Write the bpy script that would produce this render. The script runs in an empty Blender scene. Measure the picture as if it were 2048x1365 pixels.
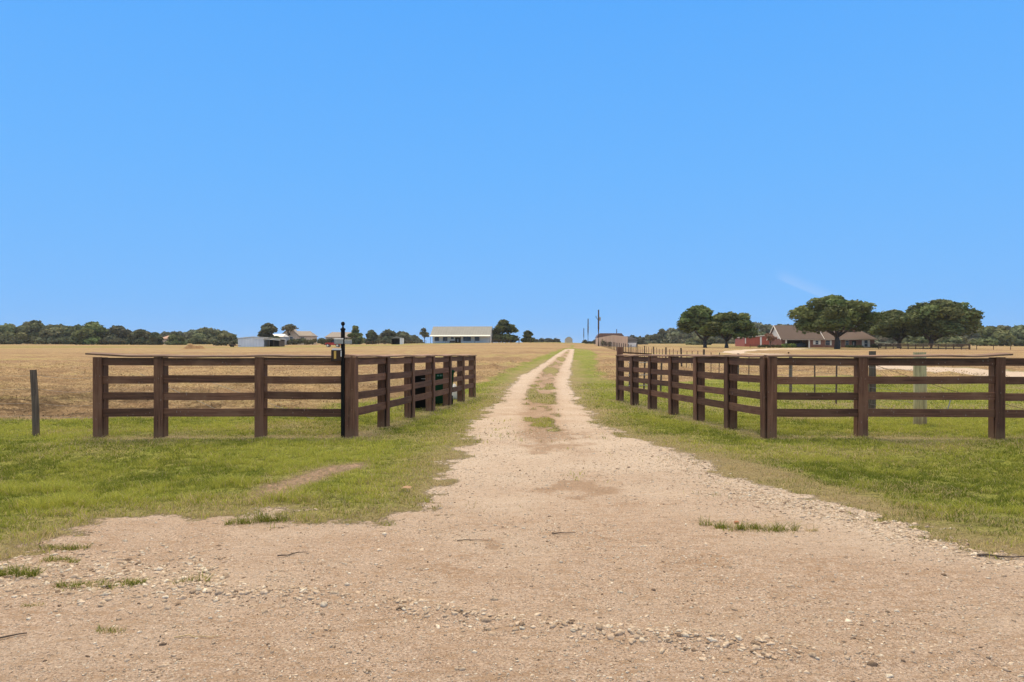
import bpy, math, random
import numpy as np
from mathutils import Vector, Matrix

# ------------------------------------------------------------------ camera, sky, sun, exposure
scene = bpy.context.scene
COL = scene.collection
EYE, F, U0, V0 = 1.4, 1365.0, 1024.0, 709.0          # eye height, focal length / principal column / eye-level row of the photograph
cam_d = bpy.data.cameras.new("camera")
cam_d.sensor_width = 36.0
cam_d.lens = 24.0
cam_d.shift_y = (V0 - 682.5) / 2048.0
cam_d.clip_start, cam_d.clip_end = 0.1, 6000.0
cam = bpy.data.objects.new("camera", cam_d)
COL.objects.link(cam)
cam.location = (0, 0, EYE)
cam.rotation_euler = (math.radians(90), 0, 0)
scene.camera = cam

SUN_EL, SUN_AZ = 62.0, -14.0                          # degrees above the horizon, degrees right of straight ahead
sun_d = bpy.data.lights.new("sun", "SUN")
sun_d.energy = 2.75
sun_d.angle = math.radians(28)
sun_d.color = (1.0, 0.86, 0.62)
sun = bpy.data.objects.new("sun", sun_d)
COL.objects.link(sun)
_e, _a = math.radians(SUN_EL), math.radians(SUN_AZ)
sun_dir = Vector((math.sin(_a) * math.cos(_e), math.cos(_a) * math.cos(_e), math.sin(_e)))
sun.rotation_euler = (-sun_dir).to_track_quat('-Z', 'Y').to_euler()
sun.location = sun_dir * 60

scene.view_settings.view_transform = 'Standard'
scene.view_settings.look = 'None'
scene.view_settings.exposure = 0.12
scene.view_settings.gamma = 1.0
scene.render.engine = 'CYCLES'
scene.cycles.use_denoising = True
scene.cycles.max_bounces = 5
scene.cycles.diffuse_bounces = 3
scene.cycles.transparent_max_bounces = 4


class NT:
    """small helper that writes node trees"""
    def __init__(self, tree):
        self.t = tree

    def n(self, typ, **kw):
        nd = self.t.nodes.new(typ)
        for k, v in kw.items():
            if k.startswith('i_'):
                key = k[2:]
                nd.inputs[int(key) if key.isdigit() else key.replace('_', ' ')].default_value = v
            else:
                setattr(nd, k, v)
        return nd

    def l(self, a, b):
        self.t.links.new(a, b)

    def put(self, sock, v):
        if isinstance(v, bpy.types.NodeSocket):
            self.l(v, sock)
        else:
            sock.default_value = v

    def math(self, op, a, b=0.0, c=None, clamp=False):
        nd = self.n('ShaderNodeMath', operation=op, use_clamp=clamp)
        self.put(nd.inputs[0], a)
        self.put(nd.inputs[1], b)
        if c is not None:
            self.put(nd.inputs[2], c)
        return nd.outputs[0]

    def ramp(self, fac, stops, interp='LINEAR'):
        nd = self.n('ShaderNodeValToRGB')
        cr = nd.color_ramp
        cr.interpolation = interp
        while len(cr.elements) < len(stops):
            cr.elements.new(0.5)
        for e, (p, c) in zip(cr.elements, stops):
            e.position = p
            e.color = (c[0], c[1], c[2], 1.0) if not isinstance(c, float) else (c, c, c, 1)
        self.put(nd.inputs[0], fac)
        return nd.outputs[0]

    def mix(self, fac, a, b, blend='MIX'):
        nd = self.n('ShaderNodeMix', data_type='RGBA', blend_type=blend)
        self.put(nd.inputs[0], fac)
        for s, v in ((nd.inputs[6], a), (nd.inputs[7], b)):
            if isinstance(v, tuple) and len(v) == 3:
                v = (*v, 1.0)
            self.put(s, v)
        return nd.outputs[2]

    def step(self, v, lo, hi):
        nd = self.n('ShaderNodeMapRange', interpolation_type='SMOOTHSTEP')
        self.put(nd.inputs[0], v)
        nd.inputs[1].default_value = lo
        nd.inputs[2].default_value = hi
        return nd.outputs[0]

    def noise(self, vec, scale, detail=3.0, rough=0.55, out=0):
        nd = self.n('ShaderNodeTexNoise')
        nd.inputs['Scale'].default_value = scale
        nd.inputs['Detail'].default_value = detail
        nd.inputs['Roughness'].default_value = rough
        if vec is not None:
            self.l(vec, nd.inputs['Vector'])
        return nd.outputs[out]

    def mapping(self, vec, scale=(1, 1, 1), loc=(0, 0, 0)):
        nd = self.n('ShaderNodeMapping')
        nd.inputs['Scale'].default_value = scale
        nd.inputs['Location'].default_value = loc
        self.l(vec, nd.inputs['Vector'])
        return nd.outputs[0]


# sky: saturated clear blue low down, a warm cloud added above the view as soft fill light
world = bpy.data.worlds.new("World")
scene.world = world
world.use_nodes = True
world.node_tree.nodes.clear()
w = NT(world.node_tree)
tc = w.n('ShaderNodeTexCoord').outputs['Generated']
sep = w.n('ShaderNodeSeparateXYZ')
w.l(tc, sep.inputs[0])
zz = sep.outputs['Z']
blue = w.ramp(w.math('MULTIPLY', zz, 1.0, clamp=True), [
    (0.0, (0.205, 0.515, 1.0)), (0.10, (0.185, 0.500, 1.0)), (0.25, (0.145, 0.465, 1.0)), (0.45, (0.105, 0.410, 0.985)), (1.0, (0.10, 0.36, 0.93))])
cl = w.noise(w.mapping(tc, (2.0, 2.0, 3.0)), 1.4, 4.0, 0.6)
fill_veil = w.math('MULTIPLY', w.step(zz, 0.48, 0.66), w.step(cl, 0.18, 0.45))
skyc = w.mix(fill_veil, blue, (1.76, 1.54, 1.27))
# faint wisp of cirrus low in the right half of the sky
az = w.math('DIVIDE', sep.outputs['X'], w.math('MAXIMUM', sep.outputs['Y'], 0.05))
el = w.math('DIVIDE', zz, w.math('MAXIMUM', sep.outputs['Y'], 0.05))
dx = w.math('SUBTRACT', az, 0.384)
ln = w.math('MULTIPLY_ADD', dx, -0.42, 0.1125)
off = w.math('SUBTRACT', el, ln)
upper = w.math('MULTIPLY', w.step(off, -0.0025, 0.0015), w.math('SUBTRACT', 1.0, w.step(off, 0.0, 0.022)))
wisp = w.math('MULTIPLY', w.math('MULTIPLY', upper, w.step(dx, -0.004, 0.02)), w.math('SUBTRACT', 1.0, w.step(dx, 0.06, 0.19)))
front = w.step(sep.outputs['Y'], 0.1, 0.3)
wisp = w.math('MULTIPLY', w.math('MULTIPLY', wisp, front), 0.19)
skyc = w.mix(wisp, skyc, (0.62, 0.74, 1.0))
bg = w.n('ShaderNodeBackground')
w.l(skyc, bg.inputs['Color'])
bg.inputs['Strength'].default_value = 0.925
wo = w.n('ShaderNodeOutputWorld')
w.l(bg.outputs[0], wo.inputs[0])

HAZE = 0.00013
rng = np.random.default_rng(7)
random.seed(7)

# ------------------------------------------------------------------ terrain and ground plan (world metres)
_A = np.array([-2.0, -0.8, -0.375, -0.26, -0.17, -0.075, 0.03, 0.09, 0.125, 0.16, 0.28, 0.45, 0.75, 2.0])
_S = np.array([.0200, .0203, .0206, .0216, .0238, .0257, .0262, .0262, .0240, .0208, .0204, .0198, .0186, .0180])


def terrain(x, y):
    x = np.asarray(x, float)
    y = np.asarray(y, float)
    a = x / np.maximum(y, 30.0)
    s = np.zeros_like(a + y)
    for da, wgt in ((-.04, .2), (-.015, .3), (.015, .3), (.04, .2)):
        s = s + wgt * np.interp(a + da, _A, _S)
    extra = np.maximum(s - .0205, 0.0)
    s = s - extra
    k = 3.0
    run = k * np.log1p(np.exp(np.clip((y - 25.0) / k, -30, 400 / k)))
    run = np.where(y > 400, 375 + (y - 400) * 0.75, run)
    bump = np.where(y < 235, run, np.maximum(210 - (y - 235) * 1.6, 0))
    return s * run + extra * bump


def at(u, v, y_max=2500.0):
    """world point on the terrain seen at column u, row v of the photograph"""
    ys = np.concatenate([np.arange(1.0, 60, 0.02), np.arange(60, y_max, 0.25)])
    xs = (u - U0) / F * ys
    g = EYE - (v - V0) / F * ys - terrain(xs, ys)
    i = np.nonzero(g <= 0)[0]
    i = i[0] if len(i) else len(ys) - 1
    return float(xs[i]), float(ys[i])


def col(u, y):
    """world x of column u at depth y"""
    return (u - U0) / F * y


def gz(x, y):
    return float(terrain(np.array([x]), np.array([y]))[0])


_TAB = [rng.random((256, 256)) for _ in range(6)]


def vnoise(x, y, t=0):
    x = np.asarray(x, float)
    y = np.asarray(y, float)
    xi = np.floor(x).astype(np.int64)
    yi = np.floor(y).astype(np.int64)
    fx = x - xi
    fy = y - yi
    fx = fx * fx * (3 - 2 * fx)
    fy = fy * fy * (3 - 2 * fy)
    T = _TAB[t % 6]
    a = T[xi & 255, yi & 255]
    b = T[(xi + 1) & 255, yi & 255]
    c = T[xi & 255, (yi + 1) & 255]
    d = T[(xi + 1) & 255, (yi + 1) & 255]
    return (a * (1 - fx) + b * fx) * (1 - fy) + (c * (1 - fx) + d * fx) * fy


def fbm(x, y, t=0, octv=4):
    s, amp, tot = 0.0, 1.0, 0.0
    for o in range(octv):
        s = s + amp * vnoise(x * 2 ** o + 17.3 * o, y * 2 ** o + 9.1 * o, t + o)
        tot += amp
        amp *= 0.5
    return s / tot


def poly_sd(px, py, poly):
    """signed distance, positive inside"""
    d2 = np.full(px.shape, 1e18)
    inside = np.zeros(px.shape, bool)
    n = len(poly)
    for i in range(n):
        ax, ay = poly[i]
        bx, by = poly[(i + 1) % n]
        ex, ey = bx - ax, by - ay
        wx, wy = px - ax, py - ay
        t = np.clip((wx * ex + wy * ey) / (ex * ex + ey * ey + 1e-12), 0, 1)
        d2 = np.minimum(d2, (wx - t * ex) ** 2 + (wy - t * ey) ** 2)
        if abs(ey) > 1e-12:
            c = (ay > py) != (by > py)
            inside ^= c & (px < ex * (py - ay) / ey + ax)
    return np.where(inside, 1, -1) * np.sqrt(d2)


def seg_d(px, py, a, b):
    ex, ey = b[0] - a[0], b[1] - a[1]
    t = np.clip(((px - a[0]) * ex + (py - a[1]) * ey) / (ex * ex + ey * ey), 0, 1)
    return np.hypot(px - a[0] - t * ex, py - a[1] - t * ey)


def W(pts):
    return [at(u, v) for u, v in pts]


P_GRAVEL = W([(0, 1108), (60, 1088), (170, 1062), (190, 1046), (270, 1040), (300, 1034), (440, 1018), (520, 1020), (560, 1024), (640, 1046),
              (700, 1046), (760, 1030), (850, 1020), (862, 1000), (872, 972), (900, 938), (912, 908), (938, 872), (950, 842), (964, 830),
              (1000, 800), (1018, 772), (1040, 755), (1062, 742), (1085, 728), (1110, 711), (1131, 698.5),
              (1149, 698.5), (1146, 715), (1142, 740), (1140, 775), (1155, 800), (1180, 830), (1230, 865), (1290, 880), (1360, 905),
              (1420, 935), (1480, 965), (1560, 982), (1680, 1012), (1820, 1052), (1900, 1085), (2048, 1108)])
P_GRAVEL = [(-70.0, 4.3), (-9.0, 4.5)] + P_GRAVEL + [(8.0, 4.5), (70.0, 4.3), (70.0, -4.0), (-70.0, -4.0)]
P_MEDIAN = W([(1030, 872), (1042, 840), (1044, 806), (1058, 772), (1080, 745), (1106, 722), (1136, 700), (1141, 700), (1134, 715), (1122, 735), (1114, 760),
              (1114, 800), (1120, 840), (1128, 872), (1080, 885)])
P_HAY_L = W([(0, 838), (180, 838), (400, 832), (600, 822), (700, 812), (820, 794), (950, 770), (1010, 745), (1060, 722), (1100, 706), (1126, 698)])
P_HAY_L = [(-300.0, 15.4), (-40, 15.2)] + P_HAY_L + [(11.5, 130.0), (15.9, 180.0), (20, 900.0), (-1200.0, 900.0), (-1200.0, 60.0)]
P_HAY_R = W([(1150, 697.5), (1186, 702), (1194, 728), (1198, 752), (1206, 764), (1330, 768), (1420, 760), (1640, 752), (1760, 752), (2048, 768)])
P_HAY_R = [(20, 900.0), (15.9, 180.0), (11.5, 130.0)] + P_HAY_R + [(40.0, 32.0), (300.0, 60.0), (1200.0, 200.0), (1200.0, 900.0)]
P_LANE = W([(2200, 756), (2048, 747), (1978, 741), (1850, 735), (1753, 731)])
P_LANE2 = W([(1753, 741), (1850, 747), (1978, 755), (2048, 760), (2200, 772)])
_lx, _ly = at(1480, 708.6)
P_LANE = P_LANE + [at(1600, 712), at(1500, 709), at(1437, 706.5), at(1452, 702.5), at(1500, 699), at(1560, 697), at(1625, 696.5)] + \
    [at(1625, 699), at(1560, 699.2), at(1508, 701.5), at(1490, 705), at(1500, 707.3), at(1600, 710.3), at(1700, 726)] + P_LANE2
P_BARE = W([(478, 1003), (520, 978), (590, 952), (660, 934), (735, 926), (745, 938), (670, 952), (590, 982), (510, 1004)])
P_DRYR = W([(1400, 908), (1500, 928), (1600, 950), (1700, 980), (1800, 1016), (1900, 1050), (2048, 1092), (2200, 1130), (2048, 1110), (1900, 1085), (1820, 1055),
            (1680, 1014), (1560, 985), (1480, 968), (1420, 938)])
FL_A, FL_B, FL_C = (-7.0, 11.48), (-2.70, 11.48), (-1.20, 22.0)
FR_A, FR_B, FR_C = (10.4, 11.25), (4.28, 11.45), (3.15, 20.4)
SPOTS = [(1150, 975, 75, 18, 1.3), (1110, 893, 60, 12, 1.1), (985, 1090, 45, 14, 1.1), (1120, 870, 60, 10, .9), (620, 1055, 60, 10, .4),
         (1230, 1085, 90, 12, .5), (1500, 1130, 200, 16, .55), (900, 1140, 120, 14, .6), (1700, 1190, 200, 18, .5), (1010, 830, 70, 10, .45), (1180, 905, 120, 9, .5), (1290, 1010, 160, 10, .4), (1050, 1020, 90, 9, .4),
         (700, 1290, 160, 16, .35), (300, 1250, 200, 16, .4), (1350, 1180, 150, 14, .35), (830, 1095, 60, 10, .4)]


def plan(x, y):
    """ground plan masks 0..1: gravel, hay, pale, brown, dry, median"""
    wob = (fbm(x * 1.6, y * 1.6, 1) - .5) * .75 + (fbm(x * 6, y * 6, 2) - .5) * .65
    near = np.clip(1.2 - y / 60.0, .25, 1)
    g = np.clip(.5 + (poly_sd(x, y, P_GRAVEL) + wob * near) / .55, 0, 1)
    med = np.clip(.5 + poly_sd(x, y, P_MEDIAN) / .5, 0, 1)
    wob2 = (fbm(x * .7, y * .7, 3) - .5)
    h = np.clip(.5 + np.maximum(poly_sd(x, y, P_HAY_L), poly_sd(x, y, P_HAY_R)) / 1.2 + wob2 * 1.3, 0, 1)
    lane = np.clip(.5 + poly_sd(x, y, P_LANE) / .5, 0, 1)
    g = np.maximum(g, lane)
    h = h * (1 - g)
    pale = np.clip((y - 4.6) / 4.0, 0, 1) * .8 + lane
    sdg = poly_sd(x, y, P_DRYR)
    pale = np.maximum(pale, np.clip(1 - np.abs(sdg) / 1.1, 0, 1) * .9 * (x > 1))
    pale = np.clip(pale + (fbm(x * 1.1, y * 1.4, 4, 5) - .5) * 1.5, 0, 1)
    brown = np.zeros_like(x)
    for u, v, ru, rv, k in SPOTS:
        cx, cy = at(u, v)
        rx = ru / F * cy
        ry = rv / F * cy * cy / EYE
        wx_, wy_ = (fbm(x * 3 + 5, y * 3, 0) - .5) * 3, (fbm(x * 3, y * 3 + 8, 3) - .5) * 3
        q = ((x - cx) / rx + wx_) ** 2 + ((y - cy) / ry + wy_) ** 2
        brown = np.maximum(brown, k * np.exp(-q) * (.45 + 1.1 * fbm(x * 3, y * 3, 5)))
    dry = np.clip(.5 + poly_sd(x, y, P_DRYR) / .35 + wob, 0, 1) * .8
    bare = np.clip(.5 + poly_sd(x, y, P_BARE) / .25 + wob * .8, 0, 1)
    dry = np.maximum(dry, bare)
    for a, b in ((FL_A, FL_B), (FL_B, FL_C), (FR_A, FR_B), (FR_B, FR_C)):
        dry = np.maximum(dry, np.clip(.75 - seg_d(x, y, a, b) / .55 + wob * .8, 0, .75))
    edge = poly_sd(x, y, P_GRAVEL)
    dry = np.maximum(dry, np.clip(.75 + edge / 1.3, 0, .75) * (edge < 0.3) * (.5 + fbm(x * 1.1, y * 1.1, 2)) * (y < 60))
    dry = np.clip(dry + np.clip((fbm(x * .45, y * .6, 1) - .48) * 2.2, 0, .6), 0, 1)
    return g, h, pale, np.clip(brown, 0, 1), dry, med, bare


_rp = W([(150, 1140), (350, 1172), (500, 1184), (640, 1195), (760, 1212), (900, 1232), (1020, 1250), (1150, 1262), (1300, 1278), (1450, 1290), (1650, 1318)])
_RX, _RY = [p[0] for p in _rp], [p[1] for p in _rp]


def tuft_patch(x, y):
    p = np.clip((fbm(x * 2.6, y * 1.1, 5) - .49) * 7, 0, 1)
    for u, v, ru, rv in ((1088, 796, 30, 9), (1062, 786, 16, 8), (1100, 740, 18, 5), (1122, 718, 12, 3), (1085, 850, 22, 5)):
        cx, cy = at(u, v)
        q = ((x - cx) / (ru / F * cy)) ** 2 + ((y - cy) / (rv / F * cy * cy / EYE)) ** 2
        p = np.maximum(p, np.clip(1.8 - 1.2 * q + (fbm(x * 4, y * 4, 1) - .5) * 1.5, 0, 1))
    return p


def relief(x, y, g, h):
    """small relief of the ground: gravel roughness, lawn lumps, raked hay"""
    r = (fbm(x * .45, y * .45, 0) - .5) * .05
    gr = (fbm(x * 2.2, y * 2.2, 1) - .5) * .028 + (fbm(x * 11, y * 11, 2) - .5) * .016
    lw = (fbm(x * 1.4, y * 1.4, 3) - .5) * .07
    hy = (fbm(x * .55, y * 1.5, 4) - .42) * .75 * np.clip((y - 14) / 3, 0, 1) * np.clip(1.6 - y / 90, .25, 1)
    rg = np.clip(1 - np.abs(y - np.interp(x, _RX, _RY)) / .16, 0, 1) * (x > -3) * (x < 2.2) * .03 * np.clip((vnoise(x * 2.3, y * .3, 3) - .25) * 3, 0, 1)
    swale = rg - .16 * np.exp(-((y - 8.3) / 1.5) ** 2) * np.clip((np.abs(x - .6) - 3.2) / 2.5, 0, 1)
    flat = np.clip((np.hypot(x, y) - 60) / 200, 0, 1)
    return (r + gr * g + lw * (1 - g) * (1 - h) + hy * h + swale) * (1 - flat * .6) * (y > -60)


def surf(x, y):
    g, h = plan(x, y)[:2]
    return terrain(x, y) + relief(x, y, g, h)


# ------------------------------------------------------------------ mesh helpers
def np_mesh(name, verts, faces_flat, sizes, smooth=False, attrs=None):
    me = bpy.data.meshes.new(name)
    me.vertices.add(len(verts))
    me.vertices.foreach_set('co', np.ascontiguousarray(verts, np.float32).ravel())
    me.loops.add(len(faces_flat))
    me.loops.foreach_set('vertex_index', np.ascontiguousarray(faces_flat, np.int32))
    me.polygons.add(len(sizes))
    st = np.concatenate([[0], np.cumsum(sizes)[:-1]]).astype(np.int32)
    me.polygons.foreach_set('loop_start', st)
    me.update(calc_edges=True)
    if smooth:
        me.polygons.foreach_set('use_smooth', np.ones(len(sizes), bool))
    for nm, arr in (attrs or {}).items():
        a = me.attributes.new(nm, 'FLOAT_COLOR', 'POINT')
        c = np.ones((len(verts), 4), np.float32)
        c[:, :arr.shape[1]] = arr
        a.data.foreach_set('color', c.ravel())
    return me


class MB:
    """collects simple solids and links them as ONE mesh object"""
    def __init__(self):
        self.v, self.f = [], []

    def add(self, vs, fs, M=None):
        o = len(self.v)
        for p in vs:
            p = Vector(p)
            self.v.append(tuple(M @ p) if M is not None else tuple(p))
        for f in fs:
            self.f.append([i + o for i in f])
        return self

    def box(self, x0, x1, y0, y1, z0, z1, M=None, c=0.0):
        if c <= 0:
            vs = [(x, y, z) for z in (z0, z1) for y in (y0, y1) for x in (x0, x1)]
            return self.add(vs, [(0, 2, 3, 1), (4, 5, 7, 6), (0, 1, 5, 4), (1, 3, 7, 5), (3, 2, 6, 7), (2, 0, 4, 6)], M)
        lo, hi = (x0, y0, z0), (x1, y1, z1)
        vs, idx = [], {}
        for sx in (0, 1):
            for sy in (0, 1):
                for sz in (0, 1):
                    s = (sx, sy, sz)
                    for ax in range(3):
                        p = []
                        for k in range(3):
                            e = hi[k] if s[k] else lo[k]
                            p.append(e if k == ax else e + (-c if s[k] else c))
                        idx[(s, ax)] = len(vs)
                        vs.append(tuple(p))
        fs = []
        for ax in range(3):
            b, d = (ax + 1) % 3, (ax + 2) % 3
            for s in (0, 1):
                q = []
                for (i, j) in ((0, 0), (1, 0), (1, 1), (0, 1)):
                    k = [0, 0, 0]
                    k[ax], k[b], k[d] = s, i, j
                    q.append(idx[(tuple(k), ax)])
                fs.append(q if s else q[::-1])
        for ax in range(3):
            b, d = (ax + 1) % 3, (ax + 2) % 3
            for i in (0, 1):
                for j in (0, 1):
                    k0, k1 = [0, 0, 0], [0, 0, 0]
                    k0[ax], k1[ax] = 0, 1
                    k0[b] = k1[b] = i
                    k0[d] = k1[d] = j
                    k0, k1 = tuple(k0), tuple(k1)
                    q = [idx[(k0, b)], idx[(k1, b)], idx[(k1, d)], idx[(k0, d)]]
                    fs.append(q if (i + j) % 2 == 0 else q[::-1])
        for s in [(a, b, d) for a in (0, 1) for b in (0, 1) for d in (0, 1)]:
            q = [idx[(s, 0)], idx[(s, 1)], idx[(s, 2)]]
            fs.append(q if sum(s) % 2 == 1 else q[::-1])
        return self.add(vs, fs, M)

    def prism(self, pts, y0, y1, M=None):
        """outline in x,z pushed from y0 to y1"""
        n = len(pts)
        vs = [(x, y0, z) for x, z in pts] + [(x, y1, z) for x, z in pts]
        fs = [list(range(n)), list(range(2 * n - 1, n - 1, -1))]
        for i in range(n):
            j = (i + 1) % n
            fs.append([j, i, n + i, n + j])
        return self.add(vs, fs, M)

    def tube(self, pts, rad, n=6, M=None, caps=True):
        pts = [Vector(p) for p in pts]
        rads = rad if isinstance(rad, (list, tuple)) else [rad] * len(pts)
        vs, fs = [], []
        for i, p in enumerate(pts):
            t = (pts[min(i + 1, len(pts) - 1)] - pts[max(i - 1, 0)]).normalized()
            a = t.cross(Vector((0, 0, 1)))
            if a.length < 1e-3:
                a = t.cross(Vector((1, 0, 0)))
            a.normalize()
            b = t.cross(a)
            for k in range(n):
                an = 2 * math.pi * k / n
                vs.append(p + (a * math.cos(an) + b * math.sin(an)) * rads[i])
        for i in range(len(pts) - 1):
            for k in range(n):
                k2 = (k + 1) % n
                fs.append([i * n + k, i * n + k2, (i + 1) * n + k2, (i + 1) * n + k])
        if caps:
            fs.append(list(range(n))[::-1])
            fs.append([(len(pts) - 1) * n + k for k in range(n)])
        return self.add(vs, fs, M)

    def lathe(self, prof, n=16, M=None):
        vs, fs = [], []
        for r, z in prof:
            for k in range(n):
                a = 2 * math.pi * k / n
                vs.append((r * math.cos(a), r * math.sin(a), z))
        for i in range(len(prof) - 1):
            for k in range(n):
                k2 = (k + 1) % n
                fs.append([i * n + k, i * n + k2, (i + 1) * n + k2, (i + 1) * n + k])
        fs.append(list(range(n))[::-1])
        fs.append([(len(prof) - 1) * n + k for k in range(n)])
        return self.add(vs, fs, M)

    def build(self, name, mat, parent=None, smooth=False, M=None, label=None):
        me = bpy.data.meshes.new(name)
        me.from_pydata([tuple(p) for p in self.v], [], self.f)
        me.update()
        if smooth:
            me.polygons.foreach_set('use_smooth', np.ones(len(me.polygons), bool))
        return link(name, me, mat, parent, M, label)


def link(name, me, mat, parent=None, M=None, label=None):
    o = bpy.data.objects.new(name, me)
    me.materials.append(mat)
    COL.objects.link(o)
    if parent is not None:
        o.parent = parent
    if M is not None:
        o.matrix_local = M
    if label:
        o['label'] = label
    return o


def tag(o, label, cat, group=None):
    o['label'] = label
    o['category'] = cat
    if group:
        o['group'] = group
    return o


def thing(name, label, cat, x, y, z=None, rotz=0.0, group=None):
    o = bpy.data.objects.new(name, None)
    o.empty_display_size = 0.2
    COL.objects.link(o)
    o.location = (x, y, gz(x, y) if z is None else z)
    o.rotation_euler = (0, 0, rotz)
    return tag(o, label, cat, group)


# ------------------------------------------------------------------ materials
def new_mat(name):
    m = bpy.data.materials.new(name)
    m.use_nodes = True
    m.node_tree.nodes.clear()
    t = NT(m.node_tree)
    bs = t.n('ShaderNodeBsdfPrincipled')
    out = t.n('ShaderNodeOutputMaterial')
    t.l(bs.outputs[0], out.inputs[0])
    return m, t, bs, out


def plain(name, c, rough=0.7, metal=0.0, var=0.12, scale=3.0, spec=0.3, streak=None):
    """painted / plain surface with a little unevenness of its own"""
    m, t, bs, _ = new_mat(name)
    oc = t.n('ShaderNodeTexCoord').outputs['Object']
    v = t.mapping(oc, streak) if streak else oc
    n = t.noise(v, scale, 4.0, .6)
    k = t.ramp(n, [(.3, (c[0] * (1 - var), c[1] * (1 - var), c[2] * (1 - var))), (.7, (min(c[0] * (1 + var), 1), min(c[1] * (1 + var), 1), min(c[2] * (1 + var), 1)))])
    t.l(k, bs.inputs['Base Color'])
    bs.inputs['Roughness'].default_value = rough
    bs.inputs['Metallic'].default_value = metal
    bs.inputs['Specular IOR Level'].default_value = spec
    return m


def wood(name, c, axis, chips=0.5, rough=0.75):
    """weathered painted board, grain along the given axis, pale chips and droppings"""
    m, t, bs, _ = new_mat(name)
    oc = t.n('ShaderNodeTexCoord').outputs['Object']
    oi = t.n('ShaderNodeObjectInfo').outputs['Random']
    vec = t.n('ShaderNodeCombineXYZ')
    t.l(t.math('MULTIPLY', oi, 37.0), vec.inputs[0])
    t.l(t.math('MULTIPLY', oi, 91.0), vec.inputs[2])
    ad = t.n('ShaderNodeVectorMath', operation='ADD')
    t.l(oc, ad.inputs[0])
    t.l(vec.outputs[0], ad.inputs[1])
    p = ad.outputs[0]
    st = [38.0, 38.0, 38.0]
    st[axis] = 1.6
    grain = t.noise(t.mapping(p, tuple(st)), 1.0, 5.0, .65)
    big = t.noise(p, 2.3, 3.0)
    base = t.ramp(grain, [(.28, tuple(k * .42 for k in c)), (.5, c), (.74, tuple(k * 1.8 for k in c))])
    base = t.mix(t.step(big, .45, .75), base, tuple(k * f for k, f in zip(c, (1.35, 1.5, 1.5))), 'MIX')
    val = t.math('MULTIPLY_ADD', oi, .62, .68)
    base = t.mix(1.0, base, t.n('ShaderNodeCombineColor').outputs[0], 'MIX') if False else base
    hs = t.n('ShaderNodeHueSaturation')
    t.l(base, hs.inputs['Color'])
    t.l(val, hs.inputs['Value'])
    base = hs.outputs[0]
    ch = t.noise(t.mapping(p, tuple(3.0 if i == 2 else 9.0 for i in range(3))), 7.0, 2.0, .5)
    base = t.mix(t.math('MULTIPLY', t.step(ch, .70, .75), chips), base, (.42, .36, .30))
    if axis == 2:
        sz = t.n('ShaderNodeSeparateXYZ')
        t.l(oc, sz.inputs[0])
        mud = t.math('SUBTRACT', 1.0, t.step(t.math('MULTIPLY_ADD', t.math('SUBTRACT', big, .5), .25, sz.outputs[2]), .02, .22))
        base = t.mix(t.math('MULTIPLY', mud, .5), base, (.21, .135, .07))
    t.l(base, bs.inputs['Base Color'])
    bs.inputs['Roughness'].default_value = rough
    bs.inputs['Specular IOR Level'].default_value = 0.25
    bp = t.n('ShaderNodeBump')
    bp.inputs['Strength'].default_value = .5
    bp.inputs['Distance'].default_value = .004
    t.l(grain, bp.inputs['Height'])
    t.l(bp.outputs[0], bs.inputs['Normal'])
    return m


def attr_mat(name, attr, rough=0.9, transl=0.0, var=0.0, spec=0.1):
    m, t, bs, out = new_mat(name)
    a = t.n('ShaderNodeAttribute', attribute_name=attr)
    c = a.outputs['Color']
    if var:
        oc = t.n('ShaderNodeTexCoord').outputs['Object']
        c = t.mix(1.0, c, t.ramp(t.noise(oc, var, 3.0), [(.3, (.7, .7, .7)), (.7, (1.2, 1.2, 1.2))]), 'MULTIPLY')
    t.l(c, bs.inputs['Base Color'])
    bs.inputs['Roughness'].default_value = rough
    bs.inputs['Specular IOR Level'].default_value = spec
    if transl > 0:
        tr = t.n('ShaderNodeBsdfTranslucent')
        t.l(c, tr.inputs['Color'])
        mx = t.n('ShaderNodeMixShader')
        mx.inputs[0].default_value = transl
        t.l(bs.outputs[0], mx.inputs[1])
        t.l(tr.outputs[0], mx.inputs[2])
        t.l(mx.outputs[0], out.inputs[0])
    return m


M_RAIL = wood('brown_board_lengthwise', (.130, .061, .034), 0, .8)
M_POST = wood('brown_board_upright', (.130, .061, .034), 2, .5)
M_OLDPOST = wood('grey_weathered_post', (.135, .102, .076), 2, .2, .9)
M_GREENPOST = wood('pale_green_treated_post', (.36, .31, .16), 2, .3, .9)
M_FARWOOD = wood('dark_fence_post', (.10, .07, .05), 2, .1, .9)
M_STEEL = plain('rusty_steel', (.12, .08, .06), .8, .2, .3, 20)
M_WIRE = plain('galvanised_wire', (.30, .28, .26), .5, .6, .2, 30)
M_BLACK = plain('black_paint', (.010, .009, .008), .65, 0, .3, 8, spec=.12)
M_WHITE = plain('white_paint', (.82, .78, .70), .6, 0, .05, 2)
M_CREAM = plain('cream_siding', (.62, .50, .36), .8, 0, .08, 2)
M_TAN = plain('tan_metal_cladding', (.52, .37, .25), .6, 0, .08, 1, streak=(6, 6, .3))
M_GLASS = plain('dark_window_glass', (.03, .035, .04), .15, 0, .2, 1, spec=.5)
M_SHADE = plain('shade_and_door_black', (.02, .018, .016), .9, 0, .3, 2)  # near-black: shade inside open bays put into the colour; also colours doors

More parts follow.
